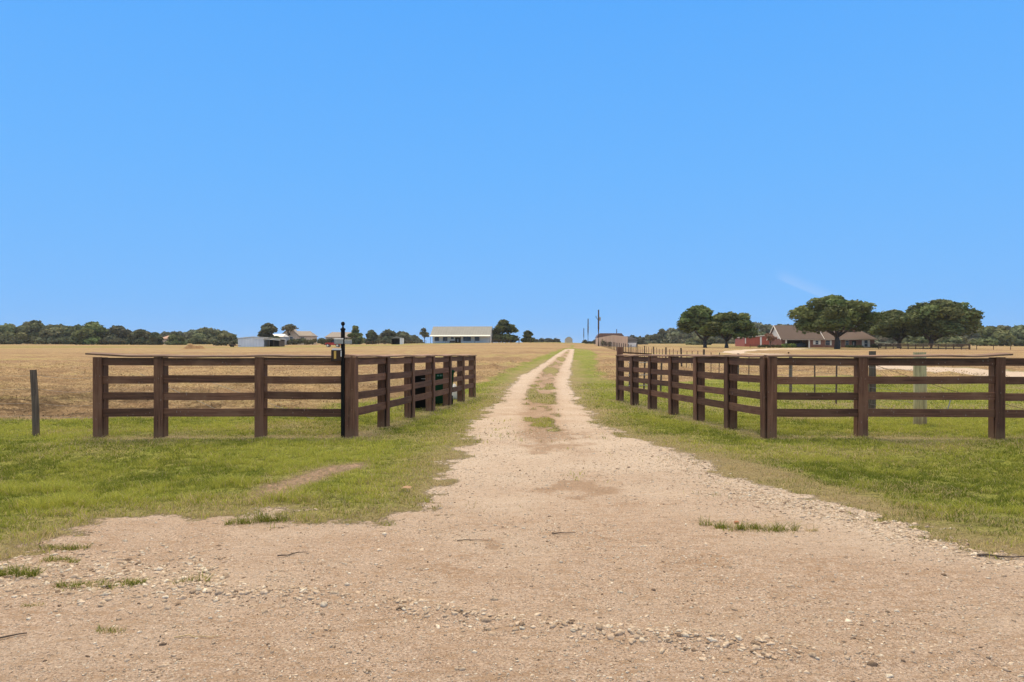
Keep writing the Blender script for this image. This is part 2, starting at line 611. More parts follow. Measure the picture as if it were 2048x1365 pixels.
# ground: one material whose zones come from the plan stored on the mesh
m, t, bs, out = new_mat('ground')
oc = t.n('ShaderNodeTexCoord').outputs['Object']
za = t.n('ShaderNodeAttribute', attribute_name='zone')
zs = t.n('ShaderNodeSeparateColor')
t.l(za.outputs['Color'], zs.inputs[0])
ta = t.n('ShaderNodeAttribute', attribute_name='tone')
ts = t.n('ShaderNodeSeparateColor')
t.l(ta.outputs['Color'], ts.inputs[0])
n_fine = t.noise(oc, 85.0, 5.0, .75)
n_mid = t.noise(oc, 22.0, 4.0, .65)
n_big = t.noise(oc, 2.2, 4.0, .6)
vor = t.n('ShaderNodeTexVoronoi')
vor.inputs['Scale'].default_value = 75.0
t.l(oc, vor.inputs['Vector'])
vs_ = t.n('ShaderNodeSeparateColor')
t.l(vor.outputs['Color'], vs_.inputs[0])
stones = t.math('MULTIPLY', t.step(vs_.outputs[0], .62, .80), t.math('SUBTRACT', 1.0, t.step(vor.outputs['Distance'], .25, .5)))
gcol = t.ramp(n_fine, [(.37, (.25, .175, .115)), (.46, (.54, .40, .285)), (.55, (.66, .505, .37)), (.65, (.84, .70, .54))])
gcol = t.mix(t.math('MULTIPLY', t.step(n_mid, .50, .64), .55), gcol, (.44, .305, .20))
gcol = t.mix(t.math('MULTIPLY', t.step(n_big, .46, .62), .55), gcol, t.ramp(n_fine, [(.38, (.26, .175, .11)), (.5, (.52, .37, .25)), (.64, (.66, .50, .36))]))
gcol = t.mix(t.math('MULTIPLY', t.step(t.noise(t.mapping(oc, (3.0, 9.0, 3.0)), 1.6, 5.0, .7), .50, .62), .62), gcol, (.45, .305, .185))
gcol = t.mix(t.math('MULTIPLY', stones, .6), gcol, (.72, .62, .49))
gcol = t.mix(t.math('MULTIPLY', ts.outputs[0], .62), gcol, t.ramp(n_mid, [(.38, (.60, .475, .345)), (.58, (.84, .725, .575))]))
gcol = t.mix(t.math('MULTIPLY', t.step(t.math('MULTIPLY_ADD', t.math('SUBTRACT', n_mid, .5), 2.2, ts.outputs[1]), .30, .75), .7), gcol, t.ramp(n_mid, [(.3, (.26, .165, .095)), (.7, (.50, .335, .205))]))
gcol = t.mix(1.0, gcol, (.775, .765, .785), 'MULTIPLY')
# lawn
l1 = t.noise(oc, 34.0, 4.0, .7)
l2 = t.noise(oc, 1.1, 4.0, .6)
lcol = t.ramp(l1, [(.28, (.105, .125, .020)), (.5, (.22, .245, .040)), (.72, (.36, .38, .085))])
lcol = t.mix(t.math('MULTIPLY', t.step(t.noise(oc, 4.0, 4.0, .65), .46, .62), .55), lcol, t.ramp(l1, [(.3, (.07, .085, .016)), (.7, (.20, .22, .04))]))
lcol = t.mix(t.math('MULTIPLY', t.step(l2, .42, .62), .7), lcol, t.ramp(l1, [(.3, (.18, .18, .035)), (.7, (.42, .40, .11))]))
dcol = t.ramp(l1, [(.3, (.19, .13, .07)), (.55, (.36, .27, .15)), (.75, (.48, .38, .24))])
lcol = t.mix(t.math('MULTIPLY', t.step(t.noise(t.mapping(oc, (5.0, 9.0, 5.0)), 1.0, 4.0, .7), .50, .60), .75), lcol, t.ramp(l1, [(.3, (.045, .055, .012)), (.7, (.12, .14, .028))]))
lcol = t.mix(t.math('MULTIPLY', ts.outputs[2], .8), lcol, dcol)
# mown hay lying in rows
hv = t.mapping(oc, (.35, 1.6, 1.0))
h1 = t.noise(hv, 1.6, 6.0, .68)
h2 = t.noise(t.mapping(oc, (.10, .55, 1.0)), .55, 5.0, .6)
h3 = t.noise(oc, 11.0, 5.0, .75)
hcol = t.ramp(h3, [(.34, (.19, .12, .055)), (.48, (.41, .285, .145)), (.62, (.58, .43, .235))])
h4 = t.noise(t.mapping(oc, (.014, .11, 1.0)), 1.0, 6.0, .62)
hcol = t.mix(t.math('MULTIPLY', t.step(h4, .46, .58), .8), hcol, t.ramp(h3, [(.3, (.22, .14, .075)), (.7, (.40, .27, .15))]))
hcol = t.mix(t.math('MULTIPLY', t.math('SUBTRACT', 1.0, t.step(h4, .36, .46)), .5), hcol, (.38, .37, .12))
hcol = t.mix(t.math('MULTIPLY', t.step(h1, .48, .60), .8), hcol, t.ramp(h3, [(.3, (.16, .10, .055)), (.7, (.34, .225, .13))]))
hcol = t.mix(t.math('MULTIPLY', t.step(h2, .52, .70), .5), hcol, (.40, .26, .15))
hcol = t.mix(t.math('MULTIPLY', t.math('SUBTRACT', 1.0, t.step(h2, .28, .44)), .45), hcol, (.42, .36, .15))
hcol = t.mix(t.math('MULTIPLY', t.math('MULTIPLY', zs.outputs[1], t.step(t.noise(t.mapping(oc, (1.2, 3.5, 1.0)), 1.3, 5.0, .7), .38, .50)), .9), hcol, t.ramp(h3, [(.35, (.075, .048, .026)), (.65, (.21, .14, .078))]))
hcol = t.mix(1.0, hcol, (.86, .85, .84), 'MULTIPLY')
edge = t.math('MULTIPLY_ADD', t.math('SUBTRACT', n_mid, .5), 1.3, zs.outputs[0])
gfac = t.step(edge, .36, .64)
hedge = t.math('MULTIPLY_ADD', t.math('SUBTRACT', l1, .5), .8, zs.outputs[2])
c = t.mix(t.step(hedge, .3, .7), lcol, hcol)
c = t.mix(gfac, c, gcol)
t.l(c, bs.inputs['Base Color'])
bs.inputs['Roughness'].default_value = .95
bs.inputs['Specular IOR Level'].default_value = .08
hgt = t.math('ADD', t.math('MULTIPLY', n_fine, .5), t.math('ADD', t.math('MULTIPLY', n_mid, .8), t.math('MULTIPLY', stones, .35)))
hgt2 = t.math('ADD', t.math('MULTIPLY', h3, 2.5), t.math('MULTIPLY', l1, 1.4))
hm = t.n('ShaderNodeMix', data_type='FLOAT')
t.l(gfac, hm.inputs[0])
t.l(hgt2, hm.inputs[2])
t.l(hgt, hm.inputs[3])
bp = t.n('ShaderNodeBump')
bp.inputs['Strength'].default_value = 1.0
bp.inputs['Distance'].default_value = .028
t.l(hm.outputs[0], bp.inputs['Height'])
t.l(bp.outputs[0], bs.inputs['Normal'])
M_GROUND = m

M_GRASS = attr_mat('grass_blades', 'tint', .7, .35)
M_STRAW = attr_mat('straw_strands', 'tint', .8, .2)
M_STONE = attr_mat('limestone_gravel', 'tint', .9, 0, 60.0)
M_LEAF = attr_mat('tree_foliage', 'tint', .7, .25, 0, .2)
M_BARK = plain('tree_bark', (.10, .078, .06), .95, 0, .35, 6, streak=(4, 4, .6))


# ------------------------------------------------------------------ ground: one graded sheet, split along its own edges into lawn, gravel and hay
def graded(lo, d0, d1, hi, step, grow):
    mid = list(np.arange(d0, d1 + step * .5, step))
    a, s = [], step
    x = d0
    while x > lo:
        s *= grow
        x -= s
        a.append(x)
    b, s = [], step
    x = mid[-1]
    while x < hi:
        s *= grow
        x += s
        b.append(x)
    return np.array(a[::-1] + mid + b)


gx = graded(-1500, -9.5, 10.5, 1500, .05, 1.045)
gy = graded(-60, 2.0, 13.5, 2600, .05, 1.035)
GX, GY = np.meshgrid(gx, gy)
fx, fy = GX.ravel(), GY.ravel()
g_, h_, pale_, brown_, dry_, med_, bare_ = plan(fx, fy)
# between the wheel tracks grass and dirt show in patches
patch = tuft_patch(fx, fy)
g2 = np.maximum(g_ * (1 - med_ * (.22 + .62 * patch)), bare_ * .60)
brown2 = np.clip(brown_ + med_ * (.35 + .7 * fbm(fx * 1.2, fy * .5, 1)) + bare_ * .6, 0, 1)
pale_ = pale_ * (1 - .85 * med_) * (1 - bare_)
dry2 = np.clip(np.maximum(dry_, med_ * (.1 + 1.1 * fbm(fx * .8, fy * .3, 2))), 0, 1)
fz = terrain(fx, fy) + relief(fx, fy, g_, h_)
rough = h_ * np.clip((27 - fy) / 8, 0, 1) * np.clip((fbm(fx * .5, fy * 1.1, 4) - .34) * 5, 0, 1)
hfar = 1 - .5 * np.clip((fy - 110) / 70, 0, 1) * np.clip((fbm(fx * .02, fy * .05, 2) - .35) * 5, 0, 1)
zone = np.stack([g2, rough, h_ * hfar * (1 - g2)], 1)
tone = np.stack([pale_, brown2, dry2], 1)
nx, ny = len(gx), len(gy)
ii = np.arange((ny - 1) * (nx - 1))
r, cc = ii // (nx - 1), ii % (nx - 1)
q = np.stack([r * nx + cc, r * nx + cc + 1, (r + 1) * nx + cc + 1, (r + 1) * nx + cc], 1)
fg, fh = g2[q].mean(1), h_[q].mean(1)
cls = np.where(fg > .5, 0, np.where(fh > .5, 1, 2))
VG = np.stack([fx, fy, fz], 1)
for k, nm in enumerate(('gravel_road', 'hay_field', 'lawn')):
    qs = q[cls == k]
    used, inv = np.unique(qs.ravel(), return_inverse=True)
    me = np_mesh(nm, VG[used], inv, np.full(len(qs), 4), True, {'zone': zone[used], 'tone': tone[used]})
    o = link(nm, me, M_GROUND)
    o['kind'] = 'structure'


# ------------------------------------------------------------------ ground cover nobody could count: gravel stones, grass blades, straw
def ico(sub):
    p = (1 + 5 ** .5) / 2
    v = np.array([(-1, p, 0), (1, p, 0), (-1, -p, 0), (1, -p, 0), (0, -1, p), (0, 1, p), (0, -1, -p), (0, 1, -p), (p, 0, -1), (p, 0, 1), (-p, 0, -1), (-p, 0, 1)])
    v = v / np.linalg.norm(v[0])
    f = [(0, 11, 5), (0, 5, 1), (0, 1, 7), (0, 7, 10), (0, 10, 11), (1, 5, 9), (5, 11, 4), (11, 10, 2), (10, 7, 6), (7, 1, 8),
         (3, 9, 4), (3, 4, 2), (3, 2, 6), (3, 6, 8), (3, 8, 9), (4, 9, 5), (2, 4, 11), (6, 2, 10), (8, 6, 7), (9, 8, 1)]
    for _ in range(sub):
        vs, cache, nf = list(v), {}, []

        def midp(a, b):
            k = (min(a, b), max(a, b))
            if k not in cache:
                mm = (vs[a] + vs[b]) / 2
                vs.append(mm / np.linalg.norm(mm))
                cache[k] = len(vs) - 1
            return cache[k]
        for a, b, c3 in f:
            ab, bc, ca = midp(a, b), midp(b, c3), midp(c3, a)
            nf += [(a, ab, ca), (b, bc, ab), (c3, ca, bc), (ab, bc, ca)]
        v, f = np.array(vs), nf
    return v, np.array(f)


def scatter_pts(n, y0, y1, margin=1.5, p=1.0):
    """random points of the visible wedge of ground and a bit to either side, density even in depth**p"""
    y = (y0 ** p + rng.random(n) * (y1 ** p - y0 ** p)) ** (1 / p)
    x = (rng.random(n) * 2 - 1) * (y * .78 + margin)
    return x, y


def stones(name, xs, ys, rad, sub, pale):
    bv, bf = ico(sub)
    n = len(xs)
    nb = 8
    base = []
    for k in range(nb):
        d = 1 + (rng.random(len(bv)) - .5) * .75
        s = np.array([1, rng.uniform(.5, .95), rng.uniform(.35, .7)])
        base.append(bv * d[:, None] * s)
    base = np.array(base)
    z = surf(xs, ys)
    an = rng.random(n) * 6.283
    c, s = np.cos(an), np.sin(an)
    b = base[rng.integers(0, nb, n)] * rad[:, None, None]
    vx = b[:, :, 0] * c[:, None] - b[:, :, 1] * s[:, None] + xs[:, None]
    vy = b[:, :, 0] * s[:, None] + b[:, :, 1] * c[:, None] + ys[:, None]
    vz = b[:, :, 2] + (z - rad * .02)[:, None]
    V = np.stack([vx, vy, vz], 2).reshape(-1, 3)
    Fc = (bf[None] + (np.arange(n) * len(bv))[:, None, None]).reshape(-1)
    t1 = rng.random((n, 1))
    colr = np.array([[.50, .37, .26]]) * (1 - t1) + np.array([[.72, .58, .44]]) * t1
    colr = np.where(rng.random((n, 1)) < pale, np.array([[.74, .64, .51]]), colr)
    colr = np.where(rng.random((n, 1)) < .07, np.array([[.28, .20, .14]]), colr)
    colr *= rng.uniform(.62, .92, (n, 1)) * np.array([[.97, .98, .97]])
    me = np_mesh(name, V, Fc, np.full(n * len(bf), 3), False, {'tint': np.repeat(colr, len(bv), 0)})
    return link(name, me, M_STONE)


def keep_gravel(x, y, lo=.5):
    g = plan(x, y)[0]
    return g > lo


# fine chips all over the near gravel
x, y = scatter_pts(150000, 2.5, 14.0, 1.0, .8)
dn = .35 + 1.0 * (fbm(x * .9, y * 1.4, 2) > .5) * fbm(x * 3, y * 3, 1)
k = keep_gravel(x, y) & (rng.random(len(x)) < dn)
x, y = x[k], y[k]
o = stones('gravel', x, y, rng.lognormal(math.log(.0050), .42, len(x)) * np.clip(.85 + y * .05, .9, 1.5), 0, .25)
o['kind'] = 'stuff'
# larger stones: the windrow left by a grader, the pale margins, the left shoulder
xs, ys, rs = [], [], []
RIDGE = [at(u, v) for u, v in ((150, 1140), (350, 1172), (500, 1184), (640, 1195), (760, 1212), (900, 1232), (1020, 1250), (1150, 1262), (1300, 1278), (1450, 1290), (1650, 1318))]
for _ in range(1150):
    i = rng.integers(0, len(RIDGE) - 1)
    f = rng.random()
    a, b = RIDGE[i], RIDGE[i + 1]
    jx, jy = rng.normal(0, .15), rng.normal(-.02, .085)
    px, py = a[0] + (b[0] - a[0]) * f + jx, a[1] + (b[1] - a[1]) * f + jy
    if vnoise(px * 2.3, py * .3, 3) < .30 + rng.random() * .45:
        continue
    xs.append(px)
    ys.append(py)
    rs.append(rng.lognormal(math.log(.011), .42))
MARG = [at(u, v) for u, v in ((1330, 905), (1420, 945), (1500, 985), (1580, 1000), (1680, 1022), (1780, 1048), (1880, 1085), (2040, 1112))]
for _ in range(5200):
    i = rng.integers(0, len(MARG) - 1)
    f = rng.random()
    a, b = MARG[i], MARG[i + 1]
    xs.append(a[0] + (b[0] - a[0]) * f + rng.normal(0, .25))
    ys.append(a[1] + (b[1] - a[1]) * f + rng.normal(-.12, .22))
    rs.append(rng.lognormal(math.log(.0085), .45))
for _ in range(1500):
    u, v = rng.uniform(-60, 460), rng.normal(1150, 28)
    v = max(v, 1075)
    p = at(u, v, 12) if _ < 60 else ((u - U0) / F * EYE * F / (v - V0), EYE * F / (v - V0))
    xs.append(p[0])
    ys.append(p[1])
    rs.append(rng.lognormal(math.log(.011), .45))
for _ in range(1300):
    yy = rng.uniform(2.6, 14)
    xs.append(rng.uniform(-1, 1) * (yy * .8 + .5))
    ys.append(yy)
    rs.append(rng.lognormal(math.log(.010), .35))
xs, ys, rs = map(np.array, (xs, ys, rs))
k = keep_gravel(xs, ys, .35)
o = stones('loose_stones', xs[k], ys[k], np.minimum(rs[k], .024), 1, .15)
o['kind'] = 'stuff'


def blades(name, x, y, z, hgt, wid, colr, lean=.5, mat=M_GRASS, straw=False):
    n = len(x)
    an = rng.random(n) * 6.283
    ld = rng.random(n) * 6.283
    ln = rng.random(n) * lean * hgt
    wx, wy = np.cos(an) * wid * .5, np.sin(an) * wid * .5
    lx, ly = np.cos(ld) * ln, np.sin(ld) * ln
    V = np.empty((n, 5, 3))
    for i, (s, hf, lf, wf) in enumerate(((-1, 0, 0, 1), (1, 0, 0, 1), (1, .55, .35, .75), (-1, .55, .35, .75), (0, 1, 1, 0))):
        V[:, i, 0] = x + s * wx * wf + lx * lf
        V[:, i, 1] = y + s * wy * wf + ly * lf
        V[:, i, 2] = z + hgt * hf * (1 if not straw else .3) - (.01 if hf == 0 else 0)
    base = (np.arange(n) * 5)[:, None]
    quad = base + np.array([[0, 1, 2, 3]])
    tri = base + np.array([[3, 2, 4]])
    fl = np.concatenate([quad, tri], 1).ravel()
    sizes = np.tile([4, 3], n)
    me = np_mesh(name, V.reshape(-1, 3), fl, sizes, False, {'tint': np.repeat(colr, 5, 0)})
    return link(name, me, mat)


def grass_tint(n, dry, tone):
    a = np.array([.125, .160, .020])
    b = np.array([.450, .445, .080])
    d = np.array([.60, .47, .24])
    t1 = np.clip(tone + rng.normal(0, .22, n), 0, 1)[:, None]
    cc_ = a * (1 - t1) + b * t1
    isd = (rng.random(n) < np.clip(dry * .85 + .05, 0, .95))[:, None]
    return np.where(isd, d * rng.uniform(.6, 1.15, (n, 1)), cc_ * rng.uniform(.8, 1.2, (n, 1)))


gxs, gys, ghs, gws = [], [], [], []
for n, y0, y1, hh, ww in ((330000, 4.6, 9.5, .029, .0060), (300000, 9.5, 15.5, .030, .0085), (190000, 15.5, 30.0, .04, .016)):
    x, y = scatter_pts(n, y0, y1, 2.0, 1.6)
    gxs.append(x)
    gys.append(y)
    ghs.append(np.full(n, hh))
    gws.append(np.full(n, ww))
x, y, hh, ww = map(np.concatenate, (gxs, gys, ghs, gws))
g, h, _, _, dry, med, bare = plan(x, y)
patch_ = tuft_patch(x, y)
g = g * (1 - med * patch_ * .75)
sprig = (g > .3) & (y > 6.0) & (y < 18) & (fbm(x * 1.3, y * 1.3, 0) > .60) & (fbm(x * 6, y * 6, 3) > .55) & (rng.random(len(x)) < .10)
keep = (sprig | (rng.random(len(x)) > np.clip((g - .25) * 2.2, 0, 1))) & (rng.random(len(x)) > h * 1.6) & (rng.random(len(x)) > bare * .85) & (rng.random(len(x)) > np.clip(dry - .3, 0, .6)) & \
    (rng.random(len(x)) > med * .4)
x, y, hh, ww, dry, g, h, med = (q_[keep] for q_ in (x, y, hh, ww, dry, g, h, med))
clump = fbm(x * 2.6, y * 2.6, 2)
big = fbm(x * .5, y * .5, 0)
tuft = fbm(x * 6.5, y * 9.0, 4, 3)
kt = rng.random(len(x)) < np.clip((tuft - .30) * 4.5, .12, 1)
x, y, hh, ww, dry, g, h, med, clump, big, tuft = (q_[kt] for q_ in (x, y, hh, ww, dry, g, h, med, clump, big, tuft))
hh = hh * (.6 + 1.0 * np.clip((tuft - .3) * 2.2, 0, 1)) * (.45 + 1.25 * clump) * (1 - .35 * dry) * rng.uniform(.6, 1.35, len(x))
hh = hh * (1 + .9 * np.clip((y < 7.6) * (x < -1.5) * (clump - .45) * 4, 0, 1))
z = terrain(x, y) + relief(x, y, g, h)
tone = np.clip(.22 + (big - .5) * 2.4 + (clump - .5) * 1.6 + (tuft - .5) * 2.6 + np.clip((y - 9) / 10, 0, .35), 0, 1)
o = blades('grass', x, y, z, hh, ww, grass_tint(len(x), dry + med * .35, tone), 1.8)
o['kind'] = 'stuff'
print('blades', len(x))
# straw on the mown field
x, y = scatter_pts(150000, 14.0, 60.0, 3.0, 1.0)
g, h = plan(x, y)[:2]
dens = np.clip((fbm(x * .55, y * 1.5, 4) - .38) * 5, .15, 1)
k = (rng.random(len(x)) < h * dens * np.clip((62 - y) / 34, 0, 1))
x, y, g, h = x[k], y[k], g[k], h[k]
z = terrain(x, y) + relief(x, y, g, h)
tt = rng.random((len(x), 1))
cs = (np.array([[.26, .17, .085]]) * (1 - tt) + np.array([[.60, .46, .26]]) * tt) * (1 - .55 * np.clip((26 - y) / 7, 0, 1) * np.clip((fbm(x * .5, y * 1.1, 4) - .34) * 5, 0, 1))[:, None]
o = blades('straw', x, y, z + .01, rng.uniform(.05, .16, len(x)) * np.clip(y / 22, .8, 1.6), .008 + y * .0006, cs * rng.uniform(.7, 1.1, (len(x), 1)), 2.2, M_STRAW, True)
o['kind'] = 'stuff'

# grass tufts growing out of the gravel
TUFTS = [
    ('thick green grass tuft on gravel at tip of left lawn', 522, 1044, .26, .17, 260, 0.0),
    ('long dark green grass tuft lying across the right gravel', 1512, 1062, .30, .12, 330, 0.1),
    ('thin upright weed sprig left of the long dark tuft', 1412, 1052, .05, .16, 26, 0.2),
    ('smallest weed sprig just left of the long dark tuft', 1447, 1060, .04, .10, 18, 0.2),
    ('dry brown weed sprig right of the long dark tuft', 1624, 1064, .05, .09, 22, 0.8),
    ('dark green grass tuft among white stones by left picture edge', 34, 1150, .16, .12, 220, 0.0),
    ('low flat grass mat on white stones of left shoulder', 200, 1172, .26, .07, 300, 0.15),
    ('small green grass tuft just above the low flat mat', 122, 1122, .13, .07, 110, 0.1),
    ('yellowish grass patch nearest the left lawn edge', 128, 1096, .20, .08, 180, 0.35),
    ('spindly weed beside stones right of the low flat mat', 382, 1166, .10, .10, 40, 0.3),
    ('thin olive grass wisp on the near gravel lower left', 222, 1262, .07, .04, 60, 0.5),
    ('tiny yellow grass sprout at the lower left gravel', 60, 1212, .06, .04, 36, 0.6),
]
for lab, u, v, rad, hh, n, dr in TUFTS:
    cx, cy = at(u, v, 30)
    n = int(n * 2.6)
    nc = max(2, int(rad * 34))
    cxs = (np.arange(nc) + .5) / nc * 2 - 1 + rng.normal(0, .12, nc)
    cys = rng.normal(0, .30, nc)
    chs = rng.uniform(.55, 1.1, nc)
    ci = rng.integers(0, nc, n)
    x = (cxs[ci] + rng.normal(0, .9 / nc, n)) * rad
    y = cys[ci] * rad * .6 + rng.normal(0, .020, n)
    lo_ = rng.random(n) < .4
    x = np.where(lo_, (rng.random(n) * 2 - 1) * rad * .9, np.clip(x, -rad, rad))
    y = np.clip(np.where(lo_, rng.normal(0, .16, n) * rad, y * .8), -.4 * rad, .4 * rad)
    z = surf(x + cx, y + cy) - gz(cx, cy)
    hb = hh * .7 * np.where(lo_, .55, 1.0) * chs[ci] * rng.uniform(.15, 1.1, n)
    o = blades('grass_tuft', x, y, z, hb, np.full(n, .0042), grass_tint(n, np.full(n, dr + .08), rng.random(n) * .35), 2.2)
    o.location = (cx, cy, gz(cx, cy))
    tag(o, lab, 'grass tuft', 'weeds growing in the gravel')

# twigs and a leaf
for lab, u, v, ln, an, rd in (('short dark twig lying crosswise in the middle of the gravel', 1126, 1071, .20, .05, .008),
                              ('thin reddish twig left of the dark middle twig', 950, 1083, .26, .02, .005),
                              ('crooked dark twig on gravel below the left lawn', 584, 1111, .22, .5, .008),
                              ('dark twig cut off by the left picture edge', 12, 1275, .20, .6, .009),
                              ('bent straw coloured stalk on the lower left gravel', 400, 1277, .22, -.1, .005),
                              ('flat grey stick at the right edge below dry grass', 2010, 1118, .34, -.15, .012)):
    cx, cy = at(u, v, 30)
    z = float(surf(np.array([cx]), np.array([cy]))[0]) + rd
    b = MB()
    pts = []
    for i in range(6):
        s = (i / 5 - .5) * ln
        pts.append((s * math.cos(an) + rng.normal(0, .006), s * math.sin(an) + rng.normal(0, .01), rng.uniform(0, .006)))
    b.tube(pts, [rd * .6 * (1.1 - .12 * i) for i in range(6)], 6)
    o = b.build('twig', M_BARK if 'straw' not in lab else plain('straw_stalk', (.5, .38, .2)), None, True)
    o.location = (cx, cy, z)
    tag(o, lab, 'twig')
cx, cy = at(812, 985, 30)
b = MB()
b.add([(-.055, 0, .0), (-.02, -.03, .02), (.045, -.02, .01), (.06, .012, .025), (.012, .03, .03), (-.03, .025, .022)], [(0, 1, 5), (1, 4, 5), (1, 2, 4), (2, 3, 4)])
o = b.build('dry_leaf', plain('dry_leaf_tan', (.36, .22, .12), .8))
o.location = (cx, cy, gz(cx, cy) + .03)
tag(o, 'single dry tan leaf lying on the left verge grass', 'leaf')
cx, cy = at(1473, 1049, 30)
b = MB()
b.box(-.018, .018, -.012, .012, -.008, .012, None, .004)
o = b.build('brick_fragment', plain('brick_red', (.42, .17, .09), .9, 0, .25, 40))
o.location = (cx, cy, gz(cx, cy) + .01)
tag(o, 'small orange brick fragment beside the long dark tuft', 'brick piece')


# ------------------------------------------------------------------ the two brown board fences of the entrance
RZ = [(1.210, 1.338), (.912, 1.038), (.635, .761), (.357, .492)]


def board_section(parent, A, B, posts, cap=True, start=0.0, end=None, drop=0.0, post_h=1.352, lift=(0, 0), posts_on=True, cap_end=None, flip=1):
    """posts at metres along A-B; the face side is to the right of A->B when flip = 1, else to the left"""
    A, B = Vector((A[0], A[1], 0)), Vector((B[0], B[1], 0))
    d = (B - A).normalized()
    L = (B - A).length
    M = Matrix.Translation(A - parent.location) @ Matrix.Rotation(math.atan2(d.y, d.x), 4, 'Z')
    sgn = -1 * flip
    end = L if end is None else end

    def slab(n0, n1):
        return (min(n0 * sgn, n1 * sgn), max(n0 * sgn, n1 * sgn))
    for i, p in enumerate(posts if posts_on else []):
        lean = Matrix.Rotation(rng.normal(0, .006), 4, 'Y') @ Matrix.Rotation(rng.normal(0, .004), 4, 'X')
        y0, y1 = slab(-.165, -.017)
        b = MB().box(-.072, .072, y0, y1, -.15, post_h - .004, None, .006)
        b.build('post', M_POST, parent, M=M @ Matrix.Translation((p, 0, 0)) @ lean)
        y0, y1 = slab(.016, .042)
        b = MB().box(-.077, .077, y0, y1, -.12, post_h, None, .004)
        b.build('face_board', M_POST, parent, M=M @ Matrix.Translation((p, 0, 0)) @ lean)
    stops = [start] + [p for p in posts if start + .3 < p < end - .3] + [end]
    for j in range(len(stops) - 1):
        for (z0, z1) in RZ:
            a, b_ = stops[j] + (.002 if j else 0), stops[j + 1] - .002
            ln = b_ - a
            tilt = rng.normal(0, .0035)
            y0, y1 = slab(-.013, .012)
            mb = MB()
            # a long board with a slight sag
            nseg = 4
            zc = (z0 + z1) / 2 - drop + rng.normal(0, .006)
            hh_ = (z1 - z0) / 2
            sag = rng.uniform(0, .008)
            vs, fs = [], []
            for s in range(nseg + 1):
                f = s / nseg
                dz = -sag * math.sin(math.pi * f)
                for (yy, zz_) in ((y0, -hh_), (y1, -hh_), (y1, hh_), (y0, hh_)):
                    vs.append((f * ln - ln / 2, yy, zz_ + dz))
            for s in range(nseg):
                for q_ in range(4):
                    q2 = (q_ + 1) % 4
                    fs.append([s * 4 + q_, s * 4 + q2, (s + 1) * 4 + q2, (s + 1) * 4 + q_])
            fs += [[0, 3, 2, 1], [nseg * 4 + k_ for k_ in range(4)]]
            mb.add(vs, fs)
            mb.build('rail', M_RAIL, parent, M=M @ Matrix.Translation((a + ln / 2, 0, zc)) @ Matrix.Rotation(tilt, 4, 'Y'))
    if cap:
        a, b_ = start - lift[0], (end if cap_end is None else cap_end) + lift[1]
        y0, y1 = slab(-.155, .062)
        nseg = 24
        vs, fs = [], []
        for s in range(nseg + 1):
            f = s / nseg
            xx = a + (b_ - a) * f
            dz = .006 * math.sin(xx * 2.7) + .003 * math.sin(xx * 7.1)
            if lift[0] > 0:
                dz += .05 * max(0, 1 - (xx - a) / .75) ** 1.5
            if lift[1] > 0:
                dz += .04 * max(0, 1 - (b_ - xx) / .6) ** 1.3
            for (yy, zz_) in ((y0, 1.354), (y1, 1.354), (y1, 1.381), (y0, 1.381)):
                zz_ -= .05 * yy * sgn - .004 if False else (.005 * (yy * sgn) / .062)
                vs.append((xx, yy, zz_ + dz))
        for s in range(nseg):
            for q_ in range(4):
                q2 = (q_ + 1) % 4
                fs.append([s * 4 + q_, s * 4 + q2, (s + 1) * 4 + q2, (s + 1) * 4 + q_])
        fs += [[0, 3, 2, 1], [nseg * 4 + k_ for k_ in range(4)]]
        MB().add(vs, fs).build('cap_board', M_CAP, parent, M=M)


M_CAP = wood('brown_cap_board_lighter', (.215, .125, .078), 0, .6)  # one lighter brown over the whole cap board
lf = thing('board_fence', 'brown four rail board fence left of the drive, angled in along it', 'fence', FL_B[0], FL_B[1], 0.0)
board_section(lf, FL_A, FL_B, [.05, 1.07, 2.76, 4.27], lift=(.12, 0), start=-.02)
dL = Vector((FL_C[0] - FL_B[0], FL_C[1] - FL_B[1]))
LL = dL.length
inset = Vector((FL_B[0] + .05, FL_B[1] + .0))
board_section(lf, (FL_B[0] + .030, FL_B[1] - .06), FL_C, [.10] + [LL * k_ / 6 + .02 for k_ in range(1, 6)] + [LL - .05], start=.07)
rf = thing('board_fence', 'brown four rail board fence right of the drive, running on past the picture edge', 'fence', FR_B[0], FR_B[1], 0.0)
LR = (Vector(FR_A) - Vector(FR_B)).length
board_section(rf, FR_B, FR_A, [.07, 1.57, 3.80], end=3.83, lift=(0, .16))
board_section(rf, FR_B, (FR_B[0] + (FR_A[0] - FR_B[0]) * 2, FR_B[1] + (FR_A[1] - FR_B[1]) * 2), [6.1, 8.5], cap=False, start=3.83, end=9.0, drop=.006)
dR = Vector((FR_C[0] - FR_B[0], FR_C[1] - FR_B[1]))
LRS = dR.length
board_section(rf, FR_C, (FR_B[0] + .006, FR_B[1] - .03), [.05] + [LRS * k_ / 6 - .02 for k_ in range(1, 6)] + [LRS - .09], start=.0, end=LRS - .06)
# taller hinge post behind the far end, and the short board lying behind the cap
_mx = Matrix.Translation(Vector((FR_C[0] + .10, FR_C[1] + .17, 0)) - rf.location)
MB().box(-.085, .085, -.085, .085, -.15, 1.62, None, .008).build('gate_post', M_POST, rf, M=_mx)
_mx2 = Matrix.Translation(Vector((FR_C[0] + .5, FR_C[1] + .17, 1.445)) - rf.location) @ Matrix.Rotation(.06, 4, 'Y')
MB().box(-.32, .55, -.02, .02, -.03, .012).build('backing_board', M_RAIL, rf, M=_mx2)


